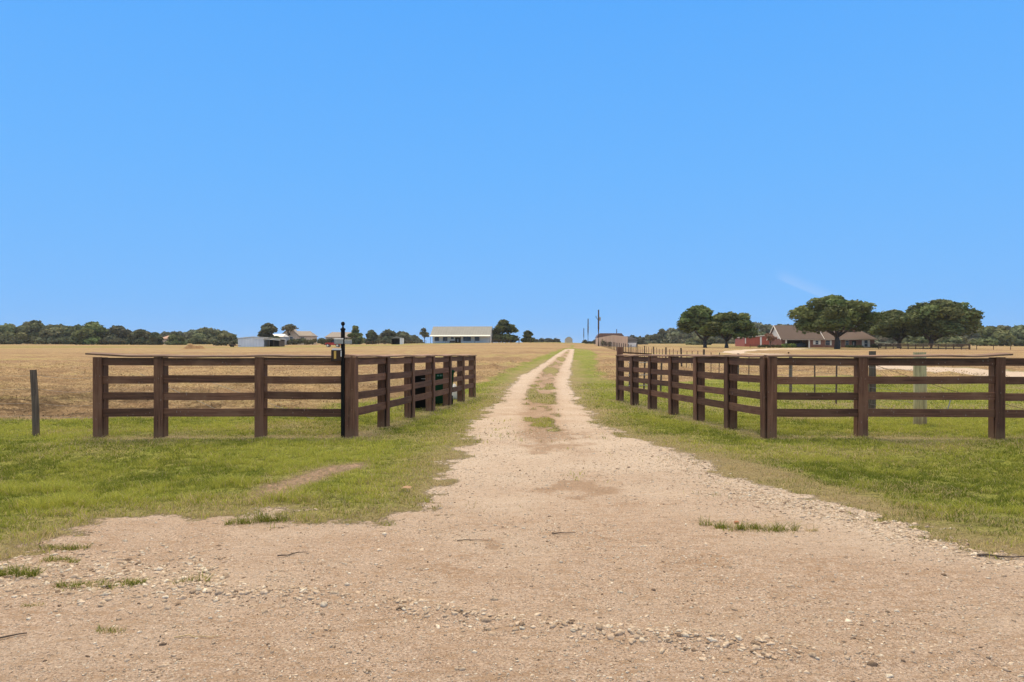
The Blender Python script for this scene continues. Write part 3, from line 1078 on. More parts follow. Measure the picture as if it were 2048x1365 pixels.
# ------------------------------------------------------------------ address post in front of the left fence
px, py = at(686, 876)
ap = thing('address_post', 'slim black metal post with ball finial and hanging board at left fence corner', 'sign post', px, py, 0.0)
MB().box(-.029, .029, -.029, .029, -.15, 1.80, None, .004).build('pole', M_BLACK, ap)
pr = [(.030, 1.80), (.042, 1.802), (.042, 1.83), (.030, 1.835), (.016, 1.85), (.012, 1.875), (.024, 1.885), (.033, 1.905), (.033, 1.918), (.024, 1.938), (.004, 1.947)]
MB().lathe(pr, 16).build('finial', M_BLACK, ap, True)
Mp = Matrix.Rotation(math.radians(38), 4, 'Z')
M_PLATE = plain('grey_metal_plate', (.36, .35, .30), .5, .3, .1, 6)
MB().box(-.145, .15, -.03, .03, 1.57, 1.645, Mp, .006).build('name_plate', M_PLATE, ap)
MB().box(-.145, .0, -.032, .032, 1.646, 1.668, Mp, .004).build('plate_cap', M_WHITE, ap)
MB().box(-.185, -.02, -.010, .010, 1.47, 1.50, Mp).build('hanger_arm', M_WHITE, ap)
hb = MB().box(-.20, -.035, -.022, .022, 1.285, 1.47, Mp, .003).build('hanging_board', plain('brown_sign_board', (.055, .036, .026), .8, spec=.1), ap)
MB().box(-.170, -.132, -.0262, -.0225, 1.325, 1.455, Mp).build('yellow_stripe', plain('yellow_sign_stripe', (.62, .38, .08), .6), hb)
MB().box(-.052, -.037, -.0262, -.0225, 1.36, 1.46, Mp).build('white_stripe', M_WHITE, hb)


# ------------------------------------------------------------------ grey line post with wires, far left
px, py = at(73, 871)
wf = thing('wire_fence', 'leaning grey weathered wooden post with slack wires left of the board fence', 'wire fence', px, py, 0.0)
b = MB()
b.tube([(0, 0, -.2), (-.015, 0, .5), (-.055, 0, 1.13)], [.057, .056, .052], 10)
b.build('post', M_OLDPOST, wf)
for zz_, sag in ((1.03, .05), (.80, .06), (.55, .05), (.33, .03)):
    b = MB()
    for (xa, xb) in ((-9.0, 0.0), (0.0, FL_A[0] - px)):
        b.tube([(xa + (xb - xa) * i / 10, .055, zz_ - sag * math.sin(math.pi * i / 10)) for i in range(11)], .0022, 4, caps=False)
    b.build('wire', M_WIRE, wf)
b = MB()
b.tube([(FL_A[0] - px + .3, .5, 1.05), (FL_A[0] - px + 1.0, .55, .70), (FL_A[0] - px + 1.9, .6, .28)], .004, 4)
b.tube([(FL_A[0] - px + 1.3, .5, 1.0), (FL_A[0] - px + 2.3, .55, .62), (FL_A[0] - px + 3.4, .6, .22)], .004, 4)
b.build('loose_wire', M_WIRE, wf)


# ------------------------------------------------------------------ wheeled bins and a bag behind the left fence
def wheelie_bin(x, y, rz, matname, c, label):
    b = thing('wheeled_bin', label, 'bin', x, y, 0.0, rz, 'wheeled bins behind the left fence')
    mt = plain(matname, c, .6, 0, .15, 5, spec=.12)
    bd = MB()
    n0, n1 = (.25, .24), (.33, .36)
    vs = [(-n0[0], -n0[1], .05), (n0[0], -n0[1], .05), (n0[0], n0[1], .05), (-n0[0], n0[1], .05),
          (-n1[0], -n1[1], .92), (n1[0], -n1[1], .92), (n1[0], n1[1], .92), (-n1[0], n1[1], .92)]
    bd.add(vs, [(0, 3, 2, 1), (0, 1, 5, 4), (1, 2, 6, 5), (2, 3, 7, 6), (3, 0, 4, 7), (4, 5, 6, 7)])
    bd.box(-.35, .35, -.38, .38, .90, .935)
    bd.build('body', mt, b)
    ld = MB().box(-.345, .345, -.37, .38, .94, .965, None, .01).box(-.27, .27, -.32, .32, .9655, .99, None, .01).build('lid', mt, b)
    MB().tube([(-.25, -.42, .90), (.25, -.42, .90)], .016, 8).box(-.24, -.20, -.42, -.36, .89, .91).box(.20, .24, -.42, -.36, .89, .91).build('handle', mt, b)
    for s in (-1, 1):
        wh = MB().lathe([(.06, -.03), (.125, -.03), (.135, -.015), (.135, .015), (.125, .03), (.06, .03)], 20, Matrix.Translation((s * .27, -.27, .135)) @ Matrix.Rotation(math.pi / 2, 4, 'Y')).build('wheel', M_BLACK, b)
        MB().lathe([(.02, -.034), (.058, -.034), (.058, .034), (.02, .034)], 14, Matrix.Translation((s * .27, -.27, .135)) @ Matrix.Rotation(math.pi / 2, 4, 'Y')).build('hub', plain('grey_hub', (.35, .33, .32), .5), wh)
    return b, mt


b1, _m = wheelie_bin(-2.33, 17.35, math.radians(8), 'black_bin_plastic', (.006, .006, .006), 'black wheeled bin behind the left fence, nearer the camera')
MB().box(.02, .20, -.352, -.338, .78, .80).build('label_strip', M_PLATE, b1)
MB().prism([(-.06, .66), (.02, .66), (-.015, .71)], -.345, -.325).build('white_tag', M_WHITE, b1)
b2, _m = wheelie_bin(-1.95, 19.0, math.radians(6), 'green_bin_plastic', (.006, .055, .022), 'dark green wheeled bin behind the left fence, beyond the black one')
MB().box(-.13, -.085, -.357, -.340, .80, .84).box(-.06, .0, -.357, -.340, .80, .84).box(.02, .09, -.357, -.340, .80, .84).build('raised_lettering', plain('pale_green_mark', (.16, .36, .24), .6), b2)
bx, by = -1.78, 21.1
bg_ = MB()
bg_.lathe([(.02, 0), (.11, .01), (.135, .10), (.13, .26), (.10, .36), (.05, .43), (.035, .47), (.01, .48)], 12)
o = bg_.build('plastic_jug', M_WHITE, None, True)
o.location = (bx, by, 0.01)
tag(o, 'white plastic jug standing behind the green wheeled bin', 'jug')

# ------------------------------------------------------------------ short pipe gate behind the right fence
gx0, gy0 = 4.15, 24.2
pg = thing('pipe_gate', 'dark metal pipe gate swung open behind the right board fence', 'gate', gx0, gy0, None, math.radians(24))
for sx in (0.0, .62, 1.35):
    MB().tube([(sx, 0, -.1), (sx + .05, 0, 1.12)], .032, 8).build('upright', M_STEEL, pg)
for zz_ in (.25, .62, 1.06):
    MB().tube([(-.05, -.034, zz_), (1.45, -.034, zz_)], .016, 6).build('rail', M_WIRE, pg)


# ------------------------------------------------------------------ wire fence climbing beside the right-hand field
wr = thing('wire_fence', 'long wire fence of wooden and steel posts running up the right field', 'wire fence', 8.1, 13.55, 0.0)
base = Vector(wr.location)


def line_x(y):
    return 8.1 + (y - 13.55) * .163 if y < 24 else 9.8 + (y - 24) * (.1) if y < 30 else 10.4 + .085 * (y - 30)


def local(x, y, z):
    return (x - base.x, y - base.y, z - base.z)


b = MB()
b.tube([(0, 0, -.3), (0, 0, .7), (-.01, 0, 1.44)], [.122, .118, .114], 14)
b.build('corner_post', M_GREENPOST, wr, label='thick pale green treated corner post')
for yy in [16.2] + [24 + 8 * k_ for k_ in range(0, 9)] + [92 + 4 * k_ for k_ in range(0, 35)]:
    xx = 8.54 if yy < 17 else line_x(yy)
    z = gz(xx, yy)
    hgt_ = 1.47 if yy < 17 else 1.34 + rng.uniform(-.06, .06)
    rr = .085 if yy < 17 else .062
    b = MB()
    lx_, ly_ = rng.normal(0, .02), rng.normal(0, .02)
    b.tube([local(xx, yy, z - .2), local(xx + lx_ * .5, yy, z + hgt_ * .5), local(xx + lx_, yy + ly_, z + hgt_)], [rr, rr * .97, rr * .92], 8)
    b.build('wooden_post', M_OLDPOST if yy < 30 else M_FARWOOD, wr)
for yy in [18.9, 21.0, 26, 28] + [30 + 2 * k_ for k_ in range(0, 31) if (30 + 2 * k_) % 8 != 0]:
    xx = line_x(yy)
    z = gz(xx, yy)
    b = MB()
    h2_ = 1.22 + rng.uniform(-.08, .06)
    b.box(-.022, .022, -.004, .004, -.2, h2_).box(-.004, .004, .004, .03, -.2, h2_)
    b.build('steel_post', M_STEEL, wr, M=Matrix.Translation(Vector(local(xx, yy, z))) @ Matrix.Rotation(rng.normal(0, .02), 4, 'Y') @ Matrix.Rotation(rng.random() * .6, 4, 'Z'))
for zz_ in (.22, .42, .62, .84, 1.08):
    b = MB()
    ys_ = [13.55, 16.2] + list(np.arange(18, 232, 4.0))
    b.tube([local((8.54 if abs(q_ - 16.2) < .1 else line_x(q_)) - .06, q_, gz(line_x(q_), q_) + zz_) for q_ in ys_], .0035, 3, caps=False)
    b.build('wire', M_WIRE, wr)
b = MB()
b.tube([local(8.54, 16.1, 1.15), local(9.6, 15.0, .62), local(10.6, 14.0, .25)], .0055, 5)
b.tube([local(8.54, 16.1, 1.2), local(8.3, 14.9, .8), local(8.1, 13.7, .3)], .0035, 4)
b.build('brace_wire', M_STEEL, wr)
b = MB()
b.tube([(.0, 0, 0), (.10, .0, .32)], .012, 6)
o = b.build('stake', M_WIRE)
px, py = at(1893, 826)
o.location = (px, py, gz(px, py))
tag(o, 'short pale metal stake in the grass behind the right fence', 'stake')


# ------------------------------------------------------------------ trees and bushes
def leaf_cloud(lobes, n, size, tint, seed, hollow=.55):
    """many small leaf-cluster faces spread through the lobes (x, y, z, rx, rz); returns verts and colours"""
    r_ = np.random.default_rng(seed)
    L = np.array(lobes)
    wgt = L[:, 3] ** 2 * (L[:, 4] / L[:, 3])
    idx = r_.choice(len(L), n, p=wgt / wgt.sum())
    d = r_.normal(size=(n, 3))
    d /= np.linalg.norm(d, axis=1)[:, None]
    d[:, 2] = np.where((d[:, 2] < -.5) & (r_.random(n) < .6), -d[:, 2], d[:, 2])
    rad = hollow + (1 - hollow) * r_.random(n) ** .6
    rad *= 1 + .22 * (r_.random(n) ** 5)
    P = L[idx, :3] + d * rad[:, None] * np.stack([L[idx, 3], L[idx, 3], L[idx, 4]], 1)
    nrm = d + r_.normal(size=(n, 3)) * .55
    nrm /= np.linalg.norm(nrm, axis=1)[:, None]
    a = np.cross(nrm, np.array([0, 0, 1.0]) + r_.normal(size=(n, 3)) * .3)
    a /= np.linalg.norm(a, axis=1)[:, None] + 1e-9
    b = np.cross(nrm, a)
    s = size * r_.uniform(.5, 1.3, n)[:, None]
    V = np.empty((n, 4, 3))
    k1, k2, k3, k4 = (r_.uniform(.6, 1.2, (n, 1)) for _ in range(4))
    V[:, 0] = P + a * s * k1
    V[:, 1] = P + b * s * k2 * .7
    V[:, 2] = P - a * s * k3
    V[:, 3] = P - b * s * k4 * .7
    lob = r_.uniform(.62, 1.45, len(L))
    hue = r_.uniform(-.1, .16, len(L))
    c = np.array(tint)[None] * lob[idx][:, None] * r_.uniform(.7, 1.3, (n, 1))
    c[:, 0] *= 1 + hue[idx]
    return V.reshape(-1, 3), np.repeat(c, 4, 0)


def crown_lobes(w, h, z0, seed, n=26, flat=.35, dome=1.0):
    """lobes filling a rounded crown w wide and h tall whose underside is at z0"""
    r_ = np.random.default_rng(seed)
    out = []
    for i in range(n):
        rr = w * .5 * r_.uniform(.30, .46) * (11.0 / max(n, 8)) ** .33
        rz = min(rr * r_.uniform(.6, .9), h * .32)
        s_ = r_.random() ** .9
        prof = math.sqrt(max(0.0, 1 - ((s_ - flat) / (1 - flat)) ** 2)) if s_ > flat else .80 + .20 * s_ / flat
        q_ = (.35 + .65 * math.sqrt(r_.random())) if i % 4 else math.sqrt(r_.random()) * .5
        R = max(0.0, w * .5 * prof * r_.uniform(.86, 1.12) - rr * .8) * q_
        a = i * 2.399 + r_.uniform(-.5, .5)
        out.append((math.cos(a) * R, math.sin(a) * R, z0 + rz * .8 + s_ * max(h - 1.75 * rz, 0), rr, rz))
    return out


def tree(label, u, vb, top_v, u0, u1, y, seed, bare=.30, leaves=5200, size=.34, tint=(.050, .068, .022), n=26, group=None, lean=0.0, limbs=5, name='oak_tree', cat='tree', dome=1.0, z_fix=True):
    """tree whose crown spans columns u0..u1 with its top at row top_v; trunk at column u; y metres away"""
    x = col(u, y)
    z = gz(x, y)
    t_ = thing(name, label, cat, x, y, z, 0.0, group)
    ppm = F / y
    H = (EYE - (top_v - V0) / ppm) - z
    wid = (u1 - u0) / ppm
    cx = col((u0 + u1) / 2, y) - x
    zb = H * bare
    r_ = np.random.default_rng(seed + 99)
    lob = crown_lobes(wid, H - zb, zb, seed, n, dome=dome)
    lob = [(a + cx, b, c_, d_, e_) for a, b, c_, d_, e_ in lob]
    if bare < .15:
        lob += [(cx + math.cos(q_) * wid * .24, math.sin(q_) * wid * .24, H * .17, wid * .27, H * .17) for q_ in (0.3, 1.5, 2.8, 4.0, 5.2)]
    V, C = leaf_cloud(lob, leaves, size, tint, seed)
    lo_, hi_ = np.percentile(V[:, 0], (.6, 99.4))
    V[:, 0] = cx + (V[:, 0] - (lo_ + hi_) / 2) * wid / (hi_ - lo_)
    V[:, 1] *= wid / (hi_ - lo_)
    zq = np.percentile(V[:, 2], 99.5)
    V[:, 2] = V[:, 2] * np.clip(H / zq, .8, 1.3)
    me = np_mesh('crown', V, np.arange(len(V)), np.full(len(V) // 4, 4), False, {'tint': C})
    link('crown', me, M_LEAF, t_)
    tr = MB()
    tr_r = max(.10, min(.55, wid * .036))
    fork = zb * .72 + .25
    tr.tube([(0, 0, -.3), (0, 0, fork * .45), (lean * .5, 0, fork), (cx * .3 + lean, 0, zb + (H - zb) * .4)], [tr_r * 1.35, tr_r * 1.02, tr_r * .9, tr_r * .45], 9)
    for k_ in range(limbs):
        a = 6.283 * k_ / limbs + r_.uniform(-.4, .4)
        e = wid * .5 * r_.uniform(.45, .72)
        tr.tube([(lean * .5, 0, fork * r_.uniform(.85, 1.0)), (cx * .4 + math.cos(a) * e * .45, math.sin(a) * e * .45, zb + (H - zb) * .10), (cx + math.cos(a) * e, math.sin(a) * e, zb + (H - zb) * r_.uniform(.3, .5))],
                [tr_r * .6, tr_r * .42, tr_r * .16], 7)
    tr.build('trunk', M_BARK, t_, True)
    return t_


OAK = (.112, .146, .042)
tree('dark spreading oak on the open right field, tallest of the left pair', 1410, 696, 613, 1360, 1452, 178, 11, .20, 9500, .42, OAK, 40)
tree('rounded dark oak with a straight trunk, right one of the pair', 1453, 696, 627, 1412, 1503, 172, 12, .26, 9000, .40, OAK, 40)
tree('large spreading oak in front of the brick house', 1674, 697, 594, 1597, 1746, 160, 13, .30, 17000, .40, OAK, 64, limbs=7)
tree('dark oak leaning over the right end of the brick house roof', 1798, 695, 622, 1742, 1842, 178, 14, .24, 9500, .42, (.100, .116, .036), 40, limbs=6)
tree('wide flat topped oak behind the dark rail fence, rightmost', 1862, 696, 602, 1800, 1953, 170, 15, .22, 17000, .40, (.118, .144, .046), 64, limbs=6, lean=.2)
tree('round dark tree against the right end of the white house', 1005, 686, 641, 980, 1034, 236, 16, .06, 5000, .5, (.095, .115, .040), 22)
tree('small round tree alone right of the white house', 1054, 684, 662, 1043, 1067, 245, 17, .10, 2200, .45, (.085, .098, .034), 12)
tree('sparse ragged tree at the left end of the white house', 849, 687, 657, 839, 858, 232, 18, .35, 420, .36, (0.165, 0.166, 0.101), 7, limbs=3, name='sparse_tree')
tree('dense rounded dark tree behind the white metal shed', 536, 690, 648, 513, 560, 250, 19, .05, 5200, .6, (0.110, 0.119, 0.066), 18, name='broad_tree')
tree('rounded green tree right of the address post', 711, 688, 653, 697, 725, 262, 20, .04, 3000, .55, (0.138, 0.166, 0.059), 14, name='round_tree')
tree('round dark tree between address post and open carport', 742, 689, 661, 731, 756, 270, 21, .05, 2600, .55, (0.107, 0.119, 0.062), 12, name='round_tree')
tree('taller dome shaped tree behind the open carport', 778, 689, 661, 760, 797, 300, 22, .05, 2800, .6, (0.114, 0.126, 0.070), 14, name='round_tree')
tree('low spreading tree right of the open carport', 806, 689, 664, 790, 822, 310, 23, .05, 2400, .6, (0.129, 0.140, 0.077), 12, name='round_tree')
tree('smallest round tree between carport and white house', 829, 688, 671, 821, 838, 320, 24, .05, 1300, .6, (0.136, 0.144, 0.085), 8, name='round_tree')
tree('open wispy tree standing over the gable of the cream house', 577, 690, 649, 563, 592, 282, 25, .62, 520, .40, (0.110, 0.116, 0.064), 7, limbs=3, name='sparse_tree')
tree('young red leaved tree in front of the white gable', 1541, 696, 667, 1530, 1552, 178, 26, .42, 420, .22, (0.257, 0.149, 0.101), 8, limbs=4, name='small_tree')
# the tree line at the left
GRPL = 'trees in the left tree line'
for i, (u, tv, u0, u1, y, tn, lab) in enumerate([
        (18, 650, -6, 42, 330, (0.138, 0.154, 0.066), 'tree at the left picture edge in the far tree line'),
        (68, 643, 46, 96, 340, (0.129, 0.147, 0.066), 'dome topped tree, tallest at the far left of the tree line'),
        (112, 651, 88, 140, 335, (0.132, 0.150, 0.074), 'low wide tree just right of the dome topped tree'),
        (150, 652, 132, 168, 330, (0.110, 0.137, 0.062), 'dark narrow tree in the tree line left of the tall peaked tree'),
        (186, 646, 160, 212, 300, (0.136, 0.172, 0.055), 'bright green peaked tree in the middle of the left tree line'),
        (236, 654, 212, 256, 300, (0.114, 0.130, 0.074), 'dark round tree left of the small red roof'),
        (281, 660, 265, 300, 290, (0.103, 0.116, 0.059), 'dark bush shaped tree right of the small red roof'),
        (311, 666, 300, 322, 280, (0.107, 0.123, 0.055), 'small dark tree left of the pink house'),
        (350, 668, 338, 364, 280, (0.138, 0.161, 0.059), 'small green tree right of the pink house'),
        (408, 657, 384, 436, 330, (0.147, 0.165, 0.077), 'broad pale green tree above the hay heap'),
        (446, 663, 428, 466, 320, (0.132, 0.150, 0.070), 'pointed tree left of the white metal shed')]):
    tree(lab, u, 690, tv, u0 - .12 * (u1 - u0), u1 + .12 * (u1 - u0), y, 40 + i, .0, 4200, .75, tn, 14, GRPL, name='field_tree', limbs=3)
GRPR = 'trees along the edge of the right wood'
for i, (u, tv, u0, u1, y, tn, lab) in enumerate([
        (1522, 664, 1500, 1548, 300, (0.129, 0.149, 0.074), 'grey green tree between the oak pair and the red barn'),
        (1400, 672, 1376, 1424, 290, (0.147, 0.166, 0.083), 'low pale green tree behind the trunks of the oak pair'),
        (1770, 672, 1752, 1792, 250, (0.175, 0.175, 0.119), 'low grey green tree right of the brick house'),
        (1828, 672, 1808, 1852, 255, (0.165, 0.184, 0.083), 'low green tree between the trunks of the right oaks'),
        (1900, 671, 1878, 1926, 250, (0.169, 0.189, 0.088), 'pale low tree right of the rightmost oak trunk'),
        (1985, 655, 1950, 2016, 280, (0.151, 0.175, 0.070), 'broad light green tree right of the rightmost oak'),
        (2044, 652, 2010, 2080, 285, (0.125, 0.149, 0.074), 'dark broad tree cut by the right picture edge')]):
    tree(lab, u, 692, tv, u0, u1, y, 60 + i, .04, 3400, .7, tn, 14, GRPR, name='wood_tree', limbs=3)


def wood_mass(name, line, y, depth, seed, tint, n_per=760, size=1.0):
    """far wood reading as one mass: crowns along a skyline given as (column, top row)"""
    r_ = np.random.default_rng(seed)
    us = np.arange(line[0][0], line[-1][0], 7.5)
    Vs, Cs = [], []
    for u in us:
        tv = np.interp(u, [p[0] for p in line], [p[1] for p in line])
        for k_ in range(2):
            yy = y + r_.uniform(0, depth)
            uu = u + r_.uniform(-4, 4)
            x = col(uu, yy)
            z = gz(x, yy)
            H = (EYE - (tv + r_.uniform(-2.0, 4.5) - V0) / (F / yy)) - z
            if H < 1.5:
                continue
            wid = r_.uniform(.8, 1.25) * min(H, 9)
            lob = crown_lobes(wid, H, 0, int(r_.integers(1e6)), 9)
            lob += [(r_.uniform(-.5, .5) * wid, r_.uniform(-.5, .5) * wid, H * .10, wid * .4, H * .16) for _ in range(4)]
            V, C = leaf_cloud(lob, n_per, size, np.array(tint) * r_.uniform(.8, 1.25), int(r_.integers(1e6)))
            V = V + np.array([x, yy, z])
            Vs.append(V)
            Cs.append(C)
    V, C = np.concatenate(Vs), np.concatenate(Cs)
    me = np_mesh(name, V, np.arange(len(V)), np.full(len(V) // 4, 4), False, {'tint': C})
    o = link(name, me, M_LEAF)
    o['kind'] = 'stuff'


wood_mass('woodland', [(-60, 653), (60, 650), (130, 654), (170, 652), (205, 655), (240, 662), (300, 668), (340, 664), (385, 661), (430, 661), (470, 672), (500, 677)], 420, 40, 5, (0.143, 0.154, 0.092))
wood_mass('woodland', [(1268, 680), (1292, 671), (1312, 668), (1330, 658), (1350, 655), (1380, 650), (1440, 640), (1490, 644), (1520, 646), (1560, 647), (1605, 650), (1640, 652), (1760, 655), (1930, 648),
                       (1952, 645), (1975, 650), (2000, 652), (2030, 655), (2060, 651), (2120, 648)], 390, 60, 6, (0.129, 0.137, 0.081))
wood_mass('woodland', [(640, 680), (690, 677), (720, 678), (745, 673), (790, 668), (815, 668), (835, 675), (850, 681)], 420, 25, 9, (0.156, 0.183, 0.102), 600)
wood_mass('woodland', [(1045, 681), (1060, 679), (1080, 676), (1100, 676), (1118, 681)], 380, 20, 7, (0.119, 0.123, 0.083), 300)
wood_mass('woodland', [(1148, 684), (1170, 681), (1185, 683), (1196, 679), (1260, 673), (1290, 678)], 300, 15, 8, (0.110, 0.119, 0.083), 300)


def bush(label, u, vb, tv, u0, u1, y, seed, tint, leaves=700, size=.22, name='bush', group=None, depth=1.0):
    x = col((u0 + u1) / 2, y)
    z = gz(x, y)
    H = (EYE - (tv - V0) * y / F) - z
    wd = (u1 - u0) * y / F
    r_ = np.random.default_rng(seed)
    lob = []
    nn = max(5, int(wd / max(H, .5) * 4))
    for k_ in range(nn):
        rr = H * r_.uniform(.32, .55)
        lob.append((r_.uniform(-.5, .5) * (wd - rr), r_.uniform(-.5, .5) * depth, H * r_.uniform(.30, .62), min(rr, wd * .5), rr * .8))
    V, C = leaf_cloud(lob, leaves, size, tint, seed)
    V[:, 2] = np.maximum(V[:, 2], .02)
    me = np_mesh(name, V, np.arange(len(V)), np.full(len(V) // 4, 4), False, {'tint': C})
    o = link(name, me, M_LEAF)
    o.location = (x, y, z)
    tag(o, label, 'bush', group)
    return o


bush('long dark hedge below the cream house', 0, 0, 677, 556, 700, 268, 70, (0.096, 0.105, 0.051), 3600, .42, 'hedge')
bush('dark hedge row right of the green address post tree', 0, 0, 680, 690, 722, 262, 71, (0.110, 0.116, 0.059), 800, .4, 'hedge')
bush('low dark bush left of the white metal shed', 0, 0, 682, 430, 470, 240, 72, (0.085, 0.091, 0.048), 800, .4)
bush('bright green clipped bush in front of the dark carport', 0, 0, 687, 1562, 1592, 182, 73, (0.156, 0.228, 0.055), 900, .2)
bush('dark clipped hedge below the white gable', 0, 0, 690, 1516, 1540, 181, 74, (0.074, 0.096, 0.037), 700, .2, 'hedge')
bush('dark bush between young red tree and bright green bush', 0, 0, 690, 1544, 1562, 181, 75, (0.077, 0.096, 0.040), 500, .2)
bush('dark bush left of the brick house front door', 0, 0, 690, 1690, 1706, 184, 76, (0.066, 0.081, 0.037), 400, .2)
bush('dark bush below the tall shuttered window', 0, 0, 690, 1712, 1728, 184, 77, (0.066, 0.081, 0.037), 400, .2)
bush('dark bush at the right corner of the brick house', 0, 0, 688, 1742, 1764, 184, 78, (0.074, 0.084, 0.040), 600, .2)
bush('dark scrub bush at the foot of the far utility pole', 0, 0, 683, 1170, 1188, 225, 79, (0.101, 0.108, 0.064), 500, .3)
for i, (u, tv, lab) in enumerate(((1206, 677, 'thin weed tree against the left wall of the tan building'), (1211, 681, 'weed clump in the fence left of the tan building corner'), (1219, 681, 'weed clump in the fence under the tan building corner'))):
    bush(lab, 0, 0, tv, u - 3, u + 3, 160, 85 + i, (0.156, 0.140, 0.083), 160, .16, 'weed_clump', depth=.3)


# ------------------------------------------------------------------ buildings
def slope_pair(mb, x0, x1, y0, y1, ze, zr, th=.16, over=.45, yr=None):
    """gabled roof with its ridge along x"""
    yr = (y0 + y1) / 2 if yr is None else yr
    k0 = (zr - ze) / (yr - y0)
    for s, ye in ((0, y0), (1, y1)):
        k_ = (zr - ze) / abs(yr - ye)
        yo = ye - over if s == 0 else ye + over
        zo = ze - over * k_
        vs = []
        for x in (x0, x1):
            vs += [(x, yo, zo), (x, yr, zr), (x, yr, zr + th), (x, yo, zo + th)]
        mb.add(vs, [[0, 1, 2, 3], [4, 7, 6, 5], [0, 4, 5, 1], [2, 6, 7, 3], [0, 3, 7, 4], [1, 5, 6, 2]])
    return mb


def window(parent, x, z, w_, h_, y=0.0, frame=None, shutters=None, rot=None):
    fm = MB()
    e = .07
    fm.box(x - w_ / 2 - e, x - w_ / 2, y - .09, y - .004, z - e, z + h_ + e).box(x + w_ / 2, x + w_ / 2 + e, y - .09, y - .004, z - e, z + h_ + e)
    fm.box(x - w_ / 2, x + w_ / 2, y - .09, y - .004, z - e, z).box(x - w_ / 2, x + w_ / 2, y - .09, y - .004, z + h_, z + h_ + e)
    fm.box(x - w_ / 2, x + w_ / 2, y - .07, y - .004, z + h_ / 2 - .025, z + h_ / 2 + .025)
    wn = fm.build('window', frame or M_WHITE, parent, M=rot)
    MB().box(x - w_ / 2, x + w_ / 2, y - .05, y - .012, z, z + h_ / 2 - .026).box(x - w_ / 2, x + w_ / 2, y - .05, y - .012, z + h_ / 2 + .026, z + h_).build('pane', M_GLASS, wn)
    if shutters:
        for s in (-1, 1):
            xx = x + s * (w_ / 2 + e + shutters / 2 + .03)
            MB().box(xx - shutters / 2, xx + shutters / 2, y - .07, y - .003, z - e, z + h_ + e, None, .01).build('shutter', M_WHITE, wn)


def brick(name, c):
    m, t, bs, _ = new_mat(name)
    oc = t.n('ShaderNodeTexCoord').outputs['Object']
    mp = t.mapping(oc, (1, 1, 1))
    sw = t.n('ShaderNodeSeparateXYZ')
    t.l(mp, sw.inputs[0])
    cb = t.n('ShaderNodeCombineXYZ')
    t.l(t.math('ADD', sw.outputs[0], sw.outputs[1]), cb.inputs[0])
    t.l(sw.outputs[2], cb.inputs[1])
    b = t.n('ShaderNodeTexBrick')
    b.inputs['Scale'].default_value = 4.5
    b.inputs['Color1'].default_value = (*c, 1)
    b.inputs['Color2'].default_value = (c[0] * .6, c[1] * .6, c[2] * .65, 1)
    b.inputs['Mortar'].default_value = (.36, .30, .25, 1)
    b.inputs['Mortar Size'].default_value = .012
    t.l(cb.outputs[0], b.inputs['Vector'])
    t.l(t.mix(t.step(t.noise(oc, 1.2, 3.0), .4, .7), b.outputs['Color'], (c[0] * .8, c[1] * .75, c[2] * .75)), bs.inputs['Base Color'])
    bs.inputs['Roughness'].default_value = .9
    return m


def ribbed(name, c, axis, pitch=.45, rough=.45, metal=0.0, spec=.4):
    """ribbed sheet metal"""
    m, t, bs, _ = new_mat(name)
    oc = t.n('ShaderNodeTexCoord').outputs['Object']
    wv = t.n('ShaderNodeTexWave', bands_direction=axis)
    wv.inputs['Scale'].default_value = 1 / pitch * .314 * .5
    t.l(oc, wv.inputs['Vector'])
    ns = t.noise(t.mapping(oc, (.5, .5, .15)), 1.2, 4.0)
    col_ = t.ramp(ns, [(.3, tuple(k * .85 for k in c)), (.7, c)])
    col_ = t.mix(t.math('MULTIPLY', t.step(wv.outputs['Fac'], .86, .97), .25), col_, tuple(k * .6 for k in c))
    t.l(col_, bs.inputs['Base Color'])
    bp = t.n('ShaderNodeBump')
    bp.inputs['Distance'].default_value = .04
    bp.inputs['Strength'].default_value = .6
    t.l(wv.outputs['Fac'], bp.inputs['Height'])
    t.l(bp.outputs[0], bs.inputs['Normal'])
    bs.inputs['Roughness'].default_value = rough
    bs.inputs['Metallic'].default_value = metal
    bs.inputs['Specular IOR Level'].default_value = spec
    return m


M_GREYROOF = ribbed('grey_metal_roof', (.235, .235, .218), 'X', .45, .7)
M_SHINGLE = plain('brown_shingles', (.125, .090, .073), .95, 0, .22, 9, streak=(.6, 3, 3))
M_BROWNROOF = ribbed('brown_metal_roof', (.16, .095, .07), 'X', .5)
M_BRICK = brick('red_brown_brick', (.27, .105, .065))
M_SHEDMETAL = ribbed('white_sheet_metal', (.76, .77, .79), 'X', .4)
M_BARNRED = ribbed('red_sheet_metal', (.44, .10, .055), 'X', .5)
M_TANMETAL = ribbed('tan_sheet_metal', (.72, .50, .33), 'X', .5)

